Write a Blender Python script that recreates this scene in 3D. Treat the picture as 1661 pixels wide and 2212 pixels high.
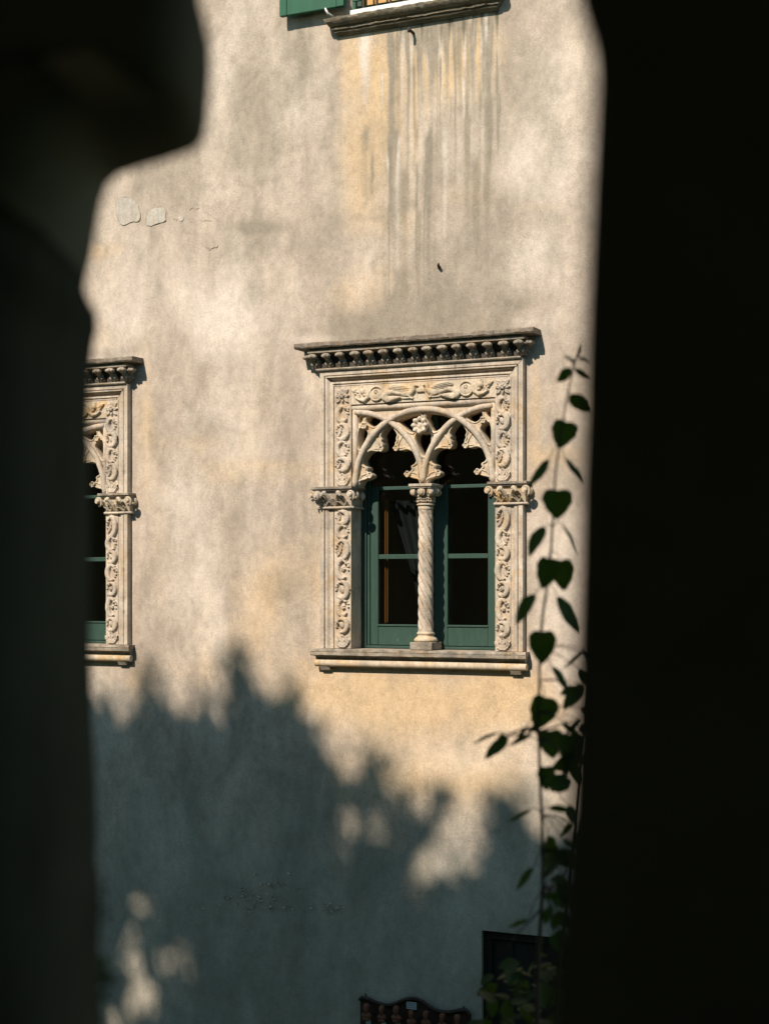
import bpy, bmesh, math, random
import numpy as np
from mathutils import Vector, Matrix

for o in list(bpy.data.objects):
    bpy.data.objects.remove(o)
scene = bpy.context.scene
col = scene.collection
random.seed(7)
rng = np.random.default_rng(11)

# ------------------------------------------------------------------ camera
# facade plane is y = 0, x runs along it to the right, ground is z = 0
F = 5208.0                       # focal length in photo pixels (photo 2500 px wide, 50 mm lens)
TH = math.atan(F / 11136.0)      # angle between lens axis and facade normal
ST, CT = math.sin(TH), math.cos(TH)
CAM = Vector((4.276, -9.75, 4.2))
RIGHT, UP, FWD = Vector((CT, ST, 0)), Vector((0, 0, 1)), Vector((-ST, CT, 0))
cam_data = bpy.data.cameras.new('camera')
cam = bpy.data.objects.new('camera', cam_data)
col.objects.link(cam)
cam.location = CAM
cam.rotation_euler = (math.radians(90), 0, TH)
cam_data.sensor_fit = 'HORIZONTAL'
cam_data.sensor_width = 24.0
cam_data.lens = 50.0
cam_data.shift_y = 0.0984
cam_data.clip_start = 0.05
cam_data.clip_end = 500
cam_data.dof.use_dof = True
cam_data.dof.focus_distance = 10.6
cam_data.dof.aperture_fstop = 2.0
scene.camera = cam

# ------------------------------------------------------------------ light
SA, SB = 0.20, 0.92              # per metre off the wall a shadow runs SA to the right and SB down
SUN_DIR = Vector((SA, 1.0, -SB)).normalized()
world = bpy.data.worlds.new('World')
scene.world = world
world.use_nodes = True
wn = world.node_tree
wn.nodes.clear()
sky = wn.nodes.new('ShaderNodeTexSky')
sky.sky_type = 'NISHITA'
sky.sun_disc = False
sky.ozone_density = 2.0
sky.dust_density = 0.4
sky.sun_elevation = math.asin(-SUN_DIR.z)
sky.sun_rotation = math.atan2(-SUN_DIR.x, -SUN_DIR.y)
bg = wn.nodes.new('ShaderNodeBackground')
bg.inputs['Strength'].default_value = 0.11
wo = wn.nodes.new('ShaderNodeOutputWorld')
tint = wn.nodes.new('ShaderNodeMix'); tint.data_type = 'RGBA'; tint.blend_type = 'MULTIPLY'
tint.inputs['Factor'].default_value = 1.0; tint.inputs['B'].default_value = (0.78, 1.0, 0.92, 1)
wn.links.new(sky.outputs[0], tint.inputs['A'])
wn.links.new(tint.outputs['Result'], bg.inputs['Color'])
wn.links.new(bg.outputs[0], wo.inputs['Surface'])
sun_data = bpy.data.lights.new('sun', 'SUN')
sun_data.energy = 5.0
sun_data.angle = math.radians(0.68)
sun_data.color = (1.0, 0.885, 0.755)
sun = bpy.data.objects.new('sun', sun_data)
col.objects.link(sun)
sun.location = (-6, -16, 22)
sun.rotation_euler = SUN_DIR.to_track_quat('-Z', 'Y').to_euler()
scene.view_settings.view_transform = 'Standard'
scene.view_settings.look = 'None'
scene.view_settings.gamma = 1.0
scene.view_settings.use_curve_mapping = False
scene.view_settings.exposure = 0.34
scene.render.engine = 'CYCLES'

# ------------------------------------------------------------------ helpers
def tag(o, label=None, cat=None, group=None, kind=None):
    if label: o['label'] = label
    if cat: o['category'] = cat
    if group: o['group'] = group
    if kind: o['kind'] = kind
    return o

def mesh(name, verts, faces, mat, parent=None, smooth=False, loc=None):
    me = bpy.data.meshes.new(name)
    me.from_pydata([tuple(v) for v in verts], [], [tuple(f) for f in faces])
    me.validate()
    if smooth:
        me.polygons.foreach_set('use_smooth', [True] * len(me.polygons))
    me.materials.append(mat)
    return link(name, me, parent, loc)

def link(name, me, parent=None, loc=None):
    o = bpy.data.objects.new(name, me)
    col.objects.link(o)
    if parent is not None: o.parent = parent
    if loc is not None: o.location = loc
    return o

def empty(name, loc=(0, 0, 0), parent=None):
    o = bpy.data.objects.new(name, None)
    o.empty_display_size = 0.1
    col.objects.link(o)
    o.location = loc
    if parent is not None: o.parent = parent
    return o

class MB:
    def __init__(s): s.v = []; s.f = []
    def add(s, v, f):
        n = len(s.v); s.v += [tuple(p) for p in v]; s.f += [tuple(i + n for i in q) for q in f]; return s
    def box(s, x0, x1, y0, y1, z0, z1):
        v = [(x0, y0, z0), (x1, y0, z0), (x1, y1, z0), (x0, y1, z0), (x0, y0, z1), (x1, y0, z1), (x1, y1, z1), (x0, y1, z1)]
        return s.add(v, [(0, 3, 2, 1), (4, 5, 6, 7), (0, 1, 5, 4), (1, 2, 6, 5), (2, 3, 7, 6), (3, 0, 4, 7)])
    def tube(s, pts, rad, n=8, cap=True, closed=False):
        pts = [Vector(p) for p in pts]; m = len(pts)
        if not hasattr(rad, '__len__'): rad = [rad] * m
        base = len(s.v); up = None
        for i, p in enumerate(pts):
            if closed: t = (pts[(i + 1) % m] - pts[i - 1]).normalized()
            else: t = (pts[min(i + 1, m - 1)] - pts[max(i - 1, 0)]).normalized()
            if up is None:
                up = t.cross(Vector((0, 0, 1)))
                if up.length < 1e-3: up = t.cross(Vector((0, 1, 0)))
                up.normalize()
            a = (up - t * up.dot(t)).normalized(); b = t.cross(a); up = a
            for k in range(n):
                an = 2 * math.pi * k / n
                s.v.append(tuple(p + (a * math.cos(an) + b * math.sin(an)) * rad[i]))
        R = m if closed else m - 1
        for i in range(R):
            for k in range(n):
                i2 = (i + 1) % m
                s.f.append((base + i * n + k, base + i * n + (k + 1) % n, base + i2 * n + (k + 1) % n, base + i2 * n + k))
        if cap and not closed:
            s.f.append(tuple(base + k for k in range(n))[::-1])
            s.f.append(tuple(base + (m - 1) * n + k for k in range(n)))
        return s
    def ball(s, c, rx, ry, rz, nu=12, nv=8, fn=None):
        v = []; f = []
        for j in range(nv + 1):
            ph = math.pi * j / nv
            for i in range(nu):
                th = 2 * math.pi * i / nu
                d = Vector((math.sin(ph) * math.cos(th), math.sin(ph) * math.sin(th), math.cos(ph)))
                q = fn(d) if fn else 1.0
                v.append((c[0] + d.x * rx * q, c[1] + d.y * ry * q, c[2] + d.z * rz * q))
        for j in range(nv):
            for i in range(nu):
                a, b = j * nu + i, j * nu + (i + 1) % nu
                f.append((a, a + nu, b + nu, b))
        return s.add(v, f)
    def lathe(s, prof, c, n=24):
        v = []; f = []
        for r, z in prof:
            for k in range(n):
                an = 2 * math.pi * k / n
                v.append((c[0] + r * math.cos(an), c[1] + r * math.sin(an), c[2] + z))
        for j in range(len(prof) - 1):
            for k in range(n):
                f.append((j * n + k, j * n + (k + 1) % n, (j + 1) * n + (k + 1) % n, (j + 1) * n + k))
        f.append(tuple(range(n))[::-1]); f.append(tuple((len(prof) - 1) * n + k for k in range(n)))
        return s.add(v, f)
    def build(s, name, mat, parent=None, smooth=False, bevel=0, seg=1, loc=None, auto=None):
        o = mesh(name, s.v, s.f, mat, parent, smooth or auto is not None, loc)
        if bevel:
            m = o.modifiers.new('bevel', 'BEVEL'); m.width = bevel; m.segments = seg; m.limit_method = 'ANGLE'
        if auto is not None:
            bm = bmesh.new(); bm.from_mesh(o.data)
            for e in bm.edges:
                if len(e.link_faces) == 2 and e.calc_face_angle(0) > math.radians(auto): e.smooth = False
            bm.to_mesh(o.data); bm.free()
        return o

def chart(x, z):
    """where a facade point lies on a 1661 x 2212 survey chart (used only to lay stains, cracks and the tree crowns out)"""
    rx, ry, rz = x - CAM.x, -CAM.y, z - CAM.z
    d = -ST * rx + CT * ry
    return (1250 + F * (CT * rx + ST * ry) / d) * 0.6644, (1911 - F * rz / d) * 0.6644

def on_wall(u, v, P=0.0):
    a, b = u / 0.6644 - 1250, 1911 - v / 0.6644
    dy = CT * F + ST * a
    t = (-CAM.y - P) / dy
    return CAM.x + (-ST * F + CT * a) * t, CAM.z + b * t

def in_view(u, v, depth):
    return CAM + (FWD + RIGHT * ((u / 0.6644 - 1250) / F) + UP * ((1911 - v / 0.6644) / F)) * depth

_tab = np.random.default_rng(5).random((512, 512))
def vn(x, y):
    xi = np.floor(x).astype(int); yi = np.floor(y).astype(int)
    fx = x - xi; fy = y - yi
    fx = fx * fx * (3 - 2 * fx); fy = fy * fy * (3 - 2 * fy)
    g = lambda i, j: _tab[i & 511, j & 511]
    return (g(xi, yi) * (1 - fx) + g(xi + 1, yi) * fx) * (1 - fy) + (g(xi, yi + 1) * (1 - fx) + g(xi + 1, yi + 1) * fx) * fy
def fbm(x, y, o=4, s=0):
    r = 0; a = 0.5; t = 0
    for k in range(o):
        r = r + a * vn(x * 2 ** k + s * 17.3 + k * 5.1, y * 2 ** k + s * 9.7 + k * 3.3); t += a; a *= 0.55
    return r / t

# ------------------------------------------------------------------ materials
def new_mat(name):
    m = bpy.data.materials.new(name); m.use_nodes = True
    nt = m.node_tree
    return m, nt, nt.nodes['Principled BSDF']
def nd(nt, t, **kw):
    n = nt.nodes.new(t)
    for k, v in kw.items(): setattr(n, k, v)
    return n
def noise(nt, vec, scale, detail=4, rough=0.55, dist=0.0):
    n = nd(nt, 'ShaderNodeTexNoise'); n.inputs['Scale'].default_value = scale
    n.inputs['Detail'].default_value = detail; n.inputs['Roughness'].default_value = rough; n.inputs['Distortion'].default_value = dist
    if vec is not None: nt.links.new(vec, n.inputs['Vector'])
    return n.outputs['Fac']
def ramp(nt, fac, stops):
    r = nd(nt, 'ShaderNodeValToRGB'); e = r.color_ramp.elements
    while len(e) < len(stops): e.new(0.5)
    for i, (p, c) in enumerate(stops):
        e[i].position = p; e[i].color = (c, c, c, 1) if not hasattr(c, '__len__') else (*c, 1)
    nt.links.new(fac, r.inputs[0]); return r.outputs[0]
def mix(nt, fac, a, b, mode='MIX'):
    m = nd(nt, 'ShaderNodeMix', data_type='RGBA', blend_type=mode)
    for sock, val in ((m.inputs['Factor'], fac), (m.inputs['A'], a), (m.inputs['B'], b)):
        if hasattr(val, 'is_output'): nt.links.new(val, sock)
        elif hasattr(val, '__len__'): sock.default_value = (*val, 1)
        else: sock.default_value = val
    return m.outputs['Result']
def math_n(nt, op, a, b=None):
    m = nd(nt, 'ShaderNodeMath', operation=op)
    for i, val in enumerate((a, b)):
        if val is None: continue
        if hasattr(val, 'is_output'): nt.links.new(val, m.inputs[i])
        else: m.inputs[i].default_value = val
    return m.outputs[0]
def coords(nt, scale=(1, 1, 1), world_space=True):
    if world_space: src = nd(nt, 'ShaderNodeNewGeometry').outputs['Position']
    else: src = nd(nt, 'ShaderNodeTexCoord').outputs['Object']
    mp = nd(nt, 'ShaderNodeMapping'); mp.inputs['Scale'].default_value = scale
    nt.links.new(src, mp.inputs['Vector']); return mp.outputs[0]
def bump(nt, b, h, strength, dist=0.01):
    n = nd(nt, 'ShaderNodeBump'); n.inputs['Strength'].default_value = strength; n.inputs['Distance'].default_value = dist
    nt.links.new(h, n.inputs['Height']); nt.links.new(n.outputs[0], b.inputs['Normal'])

def stone_mat(name, base, pale, grey, warm, grime, grime_amt=0.5, warm_amt=0.5, scale=1.0, rough_bump=0.35):
    m, nt, b = new_mat(name)
    c = coords(nt)
    n1 = noise(nt, c, 7 * scale, 5, 0.6); n2 = noise(nt, c, 3.1 * scale, 4, 0.6, 0.6); n3 = noise(nt, c, 16 * scale, 6, 0.7)
    n4 = noise(nt, c, 5.3 * scale, 3, 0.5, 1.0)
    colr = mix(nt, ramp(nt, n1, [(0.38, 0), (0.62, 1)]), base, pale)
    colr = mix(nt, math_n(nt, 'MULTIPLY', ramp(nt, n2, [(0.50, 0), (0.66, 1)]), 0.75), colr, grey)
    colr = mix(nt, math_n(nt, 'MULTIPLY', ramp(nt, n4, [(0.52, 0), (0.68, 1)]), warm_amt), colr, warm)
    colr = mix(nt, math_n(nt, 'MULTIPLY', ramp(nt, n3, [(0.55, 0), (0.72, 1)]), grime_amt), colr, grime)
    fine = noise(nt, c, 160, 3, 0.7)
    pit = ramp(nt, noise(nt, c, 60 * scale, 5, 0.75), [(0.30, 0.45), (0.48, 1.0)])
    colr = mix(nt, 0.7, colr, pit, 'MULTIPLY')
    run = ramp(nt, noise(nt, coords(nt, (1, 1, 0.12)), 34, 4, 0.65), [(0.42, 0.62), (0.60, 1.08)])
    colr = mix(nt, 0.35, colr, run, 'MULTIPLY')
    colr = mix(nt, 0.35, colr, mix(nt, fine, (0.35, 0.33, 0.30), (1.0, 1.0, 1.0)), 'MULTIPLY')
    nt.links.new(colr, b.inputs['Base Color'])
    b.inputs['Roughness'].default_value = 0.92
    b.inputs['Specular IOR Level'].default_value = 0.2
    h = math_n(nt, 'ADD', noise(nt, c, 45, 5, 0.65), math_n(nt, 'MULTIPLY', fine, 0.4))
    bump(nt, b, h, rough_bump, 0.008)
    return m

M = {}
M['stone'] = stone_mat('carved_limestone', (0.54, 0.44, 0.34), (0.67, 0.57, 0.46), (0.41, 0.36, 0.305), (0.56, 0.385, 0.205), (0.14, 0.118, 0.09), 0.65, 0.5)
M['stone_warm'] = stone_mat('carved_limestone_warm', (0.57, 0.455, 0.325), (0.69, 0.585, 0.445), (0.45, 0.385, 0.305), (0.64, 0.41, 0.18), (0.19, 0.15, 0.11), 0.5, 0.75)
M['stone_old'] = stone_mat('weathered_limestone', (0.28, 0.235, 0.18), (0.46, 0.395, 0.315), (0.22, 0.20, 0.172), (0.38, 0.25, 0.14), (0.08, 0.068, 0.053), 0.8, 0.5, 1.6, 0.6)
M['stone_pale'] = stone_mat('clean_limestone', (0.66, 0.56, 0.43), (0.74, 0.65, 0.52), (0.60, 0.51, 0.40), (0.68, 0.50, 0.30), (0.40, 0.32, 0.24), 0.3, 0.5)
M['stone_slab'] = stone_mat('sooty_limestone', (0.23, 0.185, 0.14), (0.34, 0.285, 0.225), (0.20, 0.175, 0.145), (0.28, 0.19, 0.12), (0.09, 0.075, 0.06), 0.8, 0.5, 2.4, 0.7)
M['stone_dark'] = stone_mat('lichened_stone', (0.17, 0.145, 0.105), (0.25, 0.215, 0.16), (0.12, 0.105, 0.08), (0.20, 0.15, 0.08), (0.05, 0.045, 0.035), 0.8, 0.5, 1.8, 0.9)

def flat_mat(name, c1, c2, scale=8, rough=0.7, stretch=(1, 1, 1), bmp=0.2, spec=0.3, metal=0.0):
    m, nt, b = new_mat(name)
    c = coords(nt, stretch)
    n = noise(nt, c, scale, 5, 0.6)
    nt.links.new(mix(nt, ramp(nt, n, [(0.35, 0), (0.65, 1)]), c1, c2), b.inputs['Base Color'])
    b.inputs['Roughness'].default_value = rough; b.inputs['Specular IOR Level'].default_value = spec; b.inputs['Metallic'].default_value = metal
    if bmp: bump(nt, b, noise(nt, c, scale * 6, 4, 0.6), bmp, 0.004)
    return m

# old green paint, chalky and chipped in places
def paint_mat(name, c1, c2, chip):
    m, nt, b = new_mat(name)
    c = coords(nt, (6, 6, 1.2)); c2n = coords(nt)
    n = noise(nt, c, 5, 5, 0.6)
    colr = mix(nt, ramp(nt, n, [(0.35, 0), (0.65, 1)]), c1, c2)
    ch = ramp(nt, noise(nt, c2n, 38, 5, 0.75), [(0.70, 0), (0.73, 1)])
    colr = mix(nt, ch, colr, chip)
    nt.links.new(colr, b.inputs['Base Color'])
    b.inputs['Roughness'].default_value = 0.55; b.inputs['Specular IOR Level'].default_value = 0.35
    bump(nt, b, noise(nt, coords(nt, (12, 12, 0.8)), 9, 4), 0.25, 0.003)
    return m
M['green'] = paint_mat('green_paint', (0.022, 0.054, 0.040), (0.030, 0.067, 0.050), (0.30, 0.30, 0.24))
M['shutter_green'] = paint_mat('shutter_paint', (0.009, 0.078, 0.039), (0.012, 0.094, 0.047), (0.05, 0.17, 0.10))
M['marble'] = flat_mat('white_marble', (0.66, 0.64, 0.62), (0.74, 0.72, 0.70), 10, 0.5)
M['cove_shade'] = flat_mat('dark_cove_shade', (0.035, 0.030, 0.024), (0.075, 0.062, 0.048), 30, 0.95, bmp=0.6)  # near-black tone standing in for deep shade in the cornice cove
M['wood'] = flat_mat('orange_wood', (0.25, 0.10, 0.028), (0.33, 0.145, 0.045), 6, 0.5, (6, 6, 0.6))
M['blind'] = flat_mat('ochre_blind', (0.55, 0.30, 0.11), (0.62, 0.36, 0.14), 6, 0.8)
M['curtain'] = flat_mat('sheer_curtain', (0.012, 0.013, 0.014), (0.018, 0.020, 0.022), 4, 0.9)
M['room'] = flat_mat('dark_room', (0.36, 0.29, 0.22), (0.44, 0.36, 0.28), 3, 0.9, bmp=0)
M['iron'] = flat_mat('rusty_iron', (0.035, 0.025, 0.02), (0.07, 0.045, 0.03), 40, 0.75, metal=0.0)
M['terracotta'] = flat_mat('terracotta', (0.15, 0.054, 0.030), (0.22, 0.084, 0.046), 22, 0.85)
M['board'] = flat_mat('dark_board', (0.035, 0.020, 0.013), (0.060, 0.036, 0.024), 14, 0.6, (1, 1, 5))
M['tile'] = flat_mat('pale_tile', (0.40, 0.46, 0.47), (0.48, 0.54, 0.55), 30, 0.4)
M['ink'] = flat_mat('ink', (0.06, 0.07, 0.09), (0.09, 0.10, 0.12), 60, 0.6, bmp=0)
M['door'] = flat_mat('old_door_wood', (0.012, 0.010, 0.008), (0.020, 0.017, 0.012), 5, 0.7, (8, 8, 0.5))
M['rubble'] = stone_mat('green_bounce_rubble', (0.10, 0.13, 0.075), (0.14, 0.16, 0.10), (0.09, 0.11, 0.075), (0.12, 0.12, 0.07), (0.05, 0.065, 0.035), 0.6, 0.4, 0.8, 0.8)  # green put in to throw green bounce light onto the facade shade
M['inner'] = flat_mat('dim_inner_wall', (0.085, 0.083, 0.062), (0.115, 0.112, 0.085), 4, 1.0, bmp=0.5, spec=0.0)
M['inner_mid'] = flat_mat('lifted_reveal', (0.11, 0.11, 0.085), (0.15, 0.15, 0.115), 4, 1.0, bmp=0.4, spec=0.0)  # lighter copy, lifts the upper reveal where less light falls
M['bounce_wall'] = flat_mat('pale_bounce_wall', (0.34, 0.33, 0.28), (0.42, 0.41, 0.36), 4, 0.95, bmp=0.4)  # pale so the unseen chamber bounces light onto the near walls
M['jamb'] = flat_mat('shaded_rubble', (0.036, 0.037, 0.028), (0.052, 0.053, 0.040), 5, 1.0, bmp=0.8, spec=0.0)  # rubble darkened to paint deeper shade on the left jamb
M['roof'] = flat_mat('roof_tile', (0.26, 0.12, 0.07), (0.34, 0.18, 0.11), 9, 0.85)
M['ground'] = flat_mat('green_bounce_ground', (0.050, 0.095, 0.028), (0.075, 0.125, 0.040), 30, 0.95, bmp=0.6)  # ground coloured as lawn to bounce green light onto the facade
M['bark'] = flat_mat('bark', (0.07, 0.05, 0.035), (0.13, 0.095, 0.07), 12, 0.9, (1, 1, 0.3), 0.8)
M['stem'] = flat_mat('vine_stem', (0.045, 0.028, 0.020), (0.075, 0.050, 0.034), 40, 0.7)

def leaf_mat(name, c1, c2, trans, tcol):
    m, nt, b = new_mat(name)
    c = coords(nt)
    colr = mix(nt, noise(nt, c, 25, 3), c1, c2)
    nt.links.new(colr, b.inputs['Base Color'])
    b.inputs['Roughness'].default_value = 0.6; b.inputs['Specular IOR Level'].default_value = 0.15
    t = nd(nt, 'ShaderNodeBsdfTranslucent'); t.inputs['Color'].default_value = (*tcol, 1)
    ms = nd(nt, 'ShaderNodeMixShader'); ms.inputs[0].default_value = trans
    nt.links.new(b.outputs[0], ms.inputs[1]); nt.links.new(t.outputs[0], ms.inputs[2])
    nt.links.new(ms.outputs[0], nt.nodes['Material Output'].inputs['Surface'])
    return m
M['leaf'] = leaf_mat('vine_leaf', (0.014, 0.036, 0.007), (0.026, 0.056, 0.011), 0.3, (0.045, 0.105, 0.008))
M['shrub'] = leaf_mat('shrub_leaf', (0.016, 0.032, 0.008), (0.030, 0.052, 0.012), 0.25, (0.07, 0.13, 0.015))
M['pine'] = leaf_mat('pine_needles', (0.030, 0.060, 0.020), (0.045, 0.080, 0.028), 0.0, (0.02, 0.05, 0.01))

def glass_mat():
    m, nt, b = new_mat('window_glass')
    nt.nodes.remove(b)
    tr = nd(nt, 'ShaderNodeBsdfTransparent'); tr.inputs[0].default_value = (0.80, 0.84, 0.82, 1)
    gl = nd(nt, 'ShaderNodeBsdfGlossy'); gl.inputs['Roughness'].default_value = 0.03
    lw = nd(nt, 'ShaderNodeLayerWeight'); lw.inputs['Blend'].default_value = 0.5
    fac = math_n(nt, 'ADD', math_n(nt, 'MULTIPLY', math_n(nt, 'POWER', lw.outputs['Facing'], 5.0), 0.9), 0.04)
    c = coords(nt)
    bp = nd(nt, 'ShaderNodeBump'); bp.inputs['Strength'].default_value = 0.06; bp.inputs['Distance'].default_value = 0.01
    nt.links.new(noise(nt, c, 5, 2), bp.inputs['Height']); nt.links.new(bp.outputs[0], gl.inputs['Normal'])
    ms = nd(nt, 'ShaderNodeMixShader')
    nt.links.new(fac, ms.inputs[0]); nt.links.new(tr.outputs[0], ms.inputs[1]); nt.links.new(gl.outputs[0], ms.inputs[2])
    nt.links.new(ms.outputs[0], nt.nodes['Material Output'].inputs['Surface'])
    return m
M['glass'] = glass_mat()

def plaster_mat():
    m, nt, b = new_mat('stained_plaster')
    at = nd(nt, 'ShaderNodeAttribute', attribute_name='stain')
    sp = nd(nt, 'ShaderNodeSeparateColor'); nt.links.new(at.outputs['Color'], sp.inputs[0])
    oc, pa, gr, dk = sp.outputs[0], sp.outputs[1], sp.outputs[2], at.outputs['Alpha']
    c = coords(nt); cs = coords(nt, (1, 1, 0.45))
    sxyz = nd(nt, 'ShaderNodeSeparateXYZ'); nt.links.new(nd(nt, 'ShaderNodeNewGeometry').outputs['Position'], sxyz.inputs[0])
    pz_s = math_n(nt, 'MULTIPLY', math_n(nt, 'ADD', sxyz.outputs[2], -2.9), 0.22)   # height above the start of the shade tint, scaled
    n1 = noise(nt, cs, 2.6, 6, 0.62, 0.4); n2 = noise(nt, c, 11, 6, 0.7); n3 = noise(nt, cs, 5.2, 5, 0.6)
    colr = mix(nt, ramp(nt, n1, [(0.38, 0), (0.62, 1)]), (0.37, 0.308, 0.249), (0.56, 0.468, 0.383))
    colr = mix(nt, math_n(nt, 'MULTIPLY', ramp(nt, n3, [(0.52, 0), (0.68, 1)]), 0.45), colr, (0.35, 0.302, 0.25))
    def soft(f, lo, hi):
        return ramp(nt, math_n(nt, 'ADD', f, math_n(nt, 'MULTIPLY', math_n(nt, 'SUBTRACT', n2, 0.5), 0.55)), [(lo, 0), (hi, 1)])
    colr = mix(nt, math_n(nt, 'MULTIPLY', soft(oc, 0.15, 0.95), 0.92), colr, (0.60, 0.435, 0.265))
    colr = mix(nt, math_n(nt, 'MULTIPLY', soft(pa, 0.15, 0.95), 0.85), colr, (0.68, 0.595, 0.51))
    colr = mix(nt, math_n(nt, 'MULTIPLY', soft(gr, 0.15, 0.95), 0.80), colr, (0.255, 0.222, 0.172))
    colr = mix(nt, math_n(nt, 'MULTIPLY', soft(dk, 0.2, 0.9), 0.85), colr, (0.095, 0.085, 0.062))
    scuff = noise(nt, coords(nt, (1, 1, 0.75)), 20, 7, 0.74, 0.3)
    colr = mix(nt, 0.5, colr, ramp(nt, scuff, [(0.34, 0.72), (0.50, 1.0), (0.66, 1.16)]), 'MULTIPLY')
    blot = noise(nt, coords(nt, (1, 1, 0.8)), 7.5, 7, 0.68, 0.8)
    colr = mix(nt, 0.5, colr, ramp(nt, blot, [(0.36, 0.80), (0.50, 1.0), (0.64, 1.12)]), 'MULTIPLY')
    pits = nd(nt, 'ShaderNodeTexVoronoi'); pits.inputs['Scale'].default_value = 38; nt.links.new(c, pits.inputs['Vector'])
    pm = math_n(nt, 'MULTIPLY', ramp(nt, pits.outputs['Distance'], [(0.06, 1), (0.16, 0)]), ramp(nt, noise(nt, c, 3.5, 4, 0.6), [(0.52, 0), (0.62, 1)]))
    colr = mix(nt, math_n(nt, 'MULTIPLY', pm, 0.45), colr, (0.20, 0.165, 0.125))
    shade_tint = ramp(nt, math_n(nt, 'ADD', pz_s, math_n(nt, 'MULTIPLY', n1, 0.6)), [(0.16, 1), (0.36, 0)])  # green tint painted on the lower wall to colour the tree shade
    colr = mix(nt, math_n(nt, 'MULTIPLY', shade_tint, 0.30), colr, (0.27, 0.315, 0.265))
    fine = noise(nt, c, 210, 3, 0.8); fine2 = noise(nt, c, 70, 4, 0.75)
    colr = mix(nt, 0.5, colr, mix(nt, ramp(nt, fine, [(0.36, 0), (0.64, 1)]), (0.52, 0.51, 0.50), (1.36, 1.36, 1.34)), 'MULTIPLY')
    colr = mix(nt, 0.4, colr, mix(nt, ramp(nt, fine2, [(0.35, 0), (0.65, 1)]), (0.72, 0.71, 0.70), (1.2, 1.2, 1.2)), 'MULTIPLY')
    nt.links.new(colr, b.inputs['Base Color'])
    b.inputs['Roughness'].default_value = 0.95; b.inputs['Specular IOR Level'].default_value = 0.15
    h = math_n(nt, 'ADD', math_n(nt, 'MULTIPLY', noise(nt, c, 26, 6, 0.7), 1.0), math_n(nt, 'MULTIPLY', fine, 0.35))
    bump(nt, b, h, 0.30, 0.006)
    return m
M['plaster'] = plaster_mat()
M['plaster_rim'] = stone_mat('plaster_edge', (0.44, 0.385, 0.31), (0.50, 0.44, 0.36), (0.42, 0.37, 0.30), (0.45, 0.36, 0.25), (0.30, 0.26, 0.21), 0.4, 0.4, 2.0, 0.4)
M['plaster_patch'] = stone_mat('bare_plaster', (0.52, 0.46, 0.39), (0.60, 0.55, 0.48), (0.48, 0.44, 0.38), (0.55, 0.43, 0.28), (0.36, 0.32, 0.27), 0.4, 0.5, 2.0, 0.4)

# ------------------------------------------------------------------ ground
mesh('ground', [(-150, -150, 0), (150, -150, 0), (150, 150, 0), (-150, 150, 0)], [(0, 1, 2, 3)], M['ground'])
tag(bpy.data.objects['ground'], kind='structure')

# ------------------------------------------------------------------ villa
villa = tag(empty('villa'), 'tall sunlit villa facade of stained ochre and grey plaster with carved stone windows', 'building')

WX = [0.005, -3.027]                 # centres of the two carved windows
OPEN = [(WX[0] - 0.60, WX[0] + 0.60, 3.72, 5.60), (WX[1] - 0.60, WX[1] + 0.60, 3.72, 5.60), (-0.54, 0.47, 8.06, 9.55), (0.417, 1.42, -1.0, 1.958)]

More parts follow.
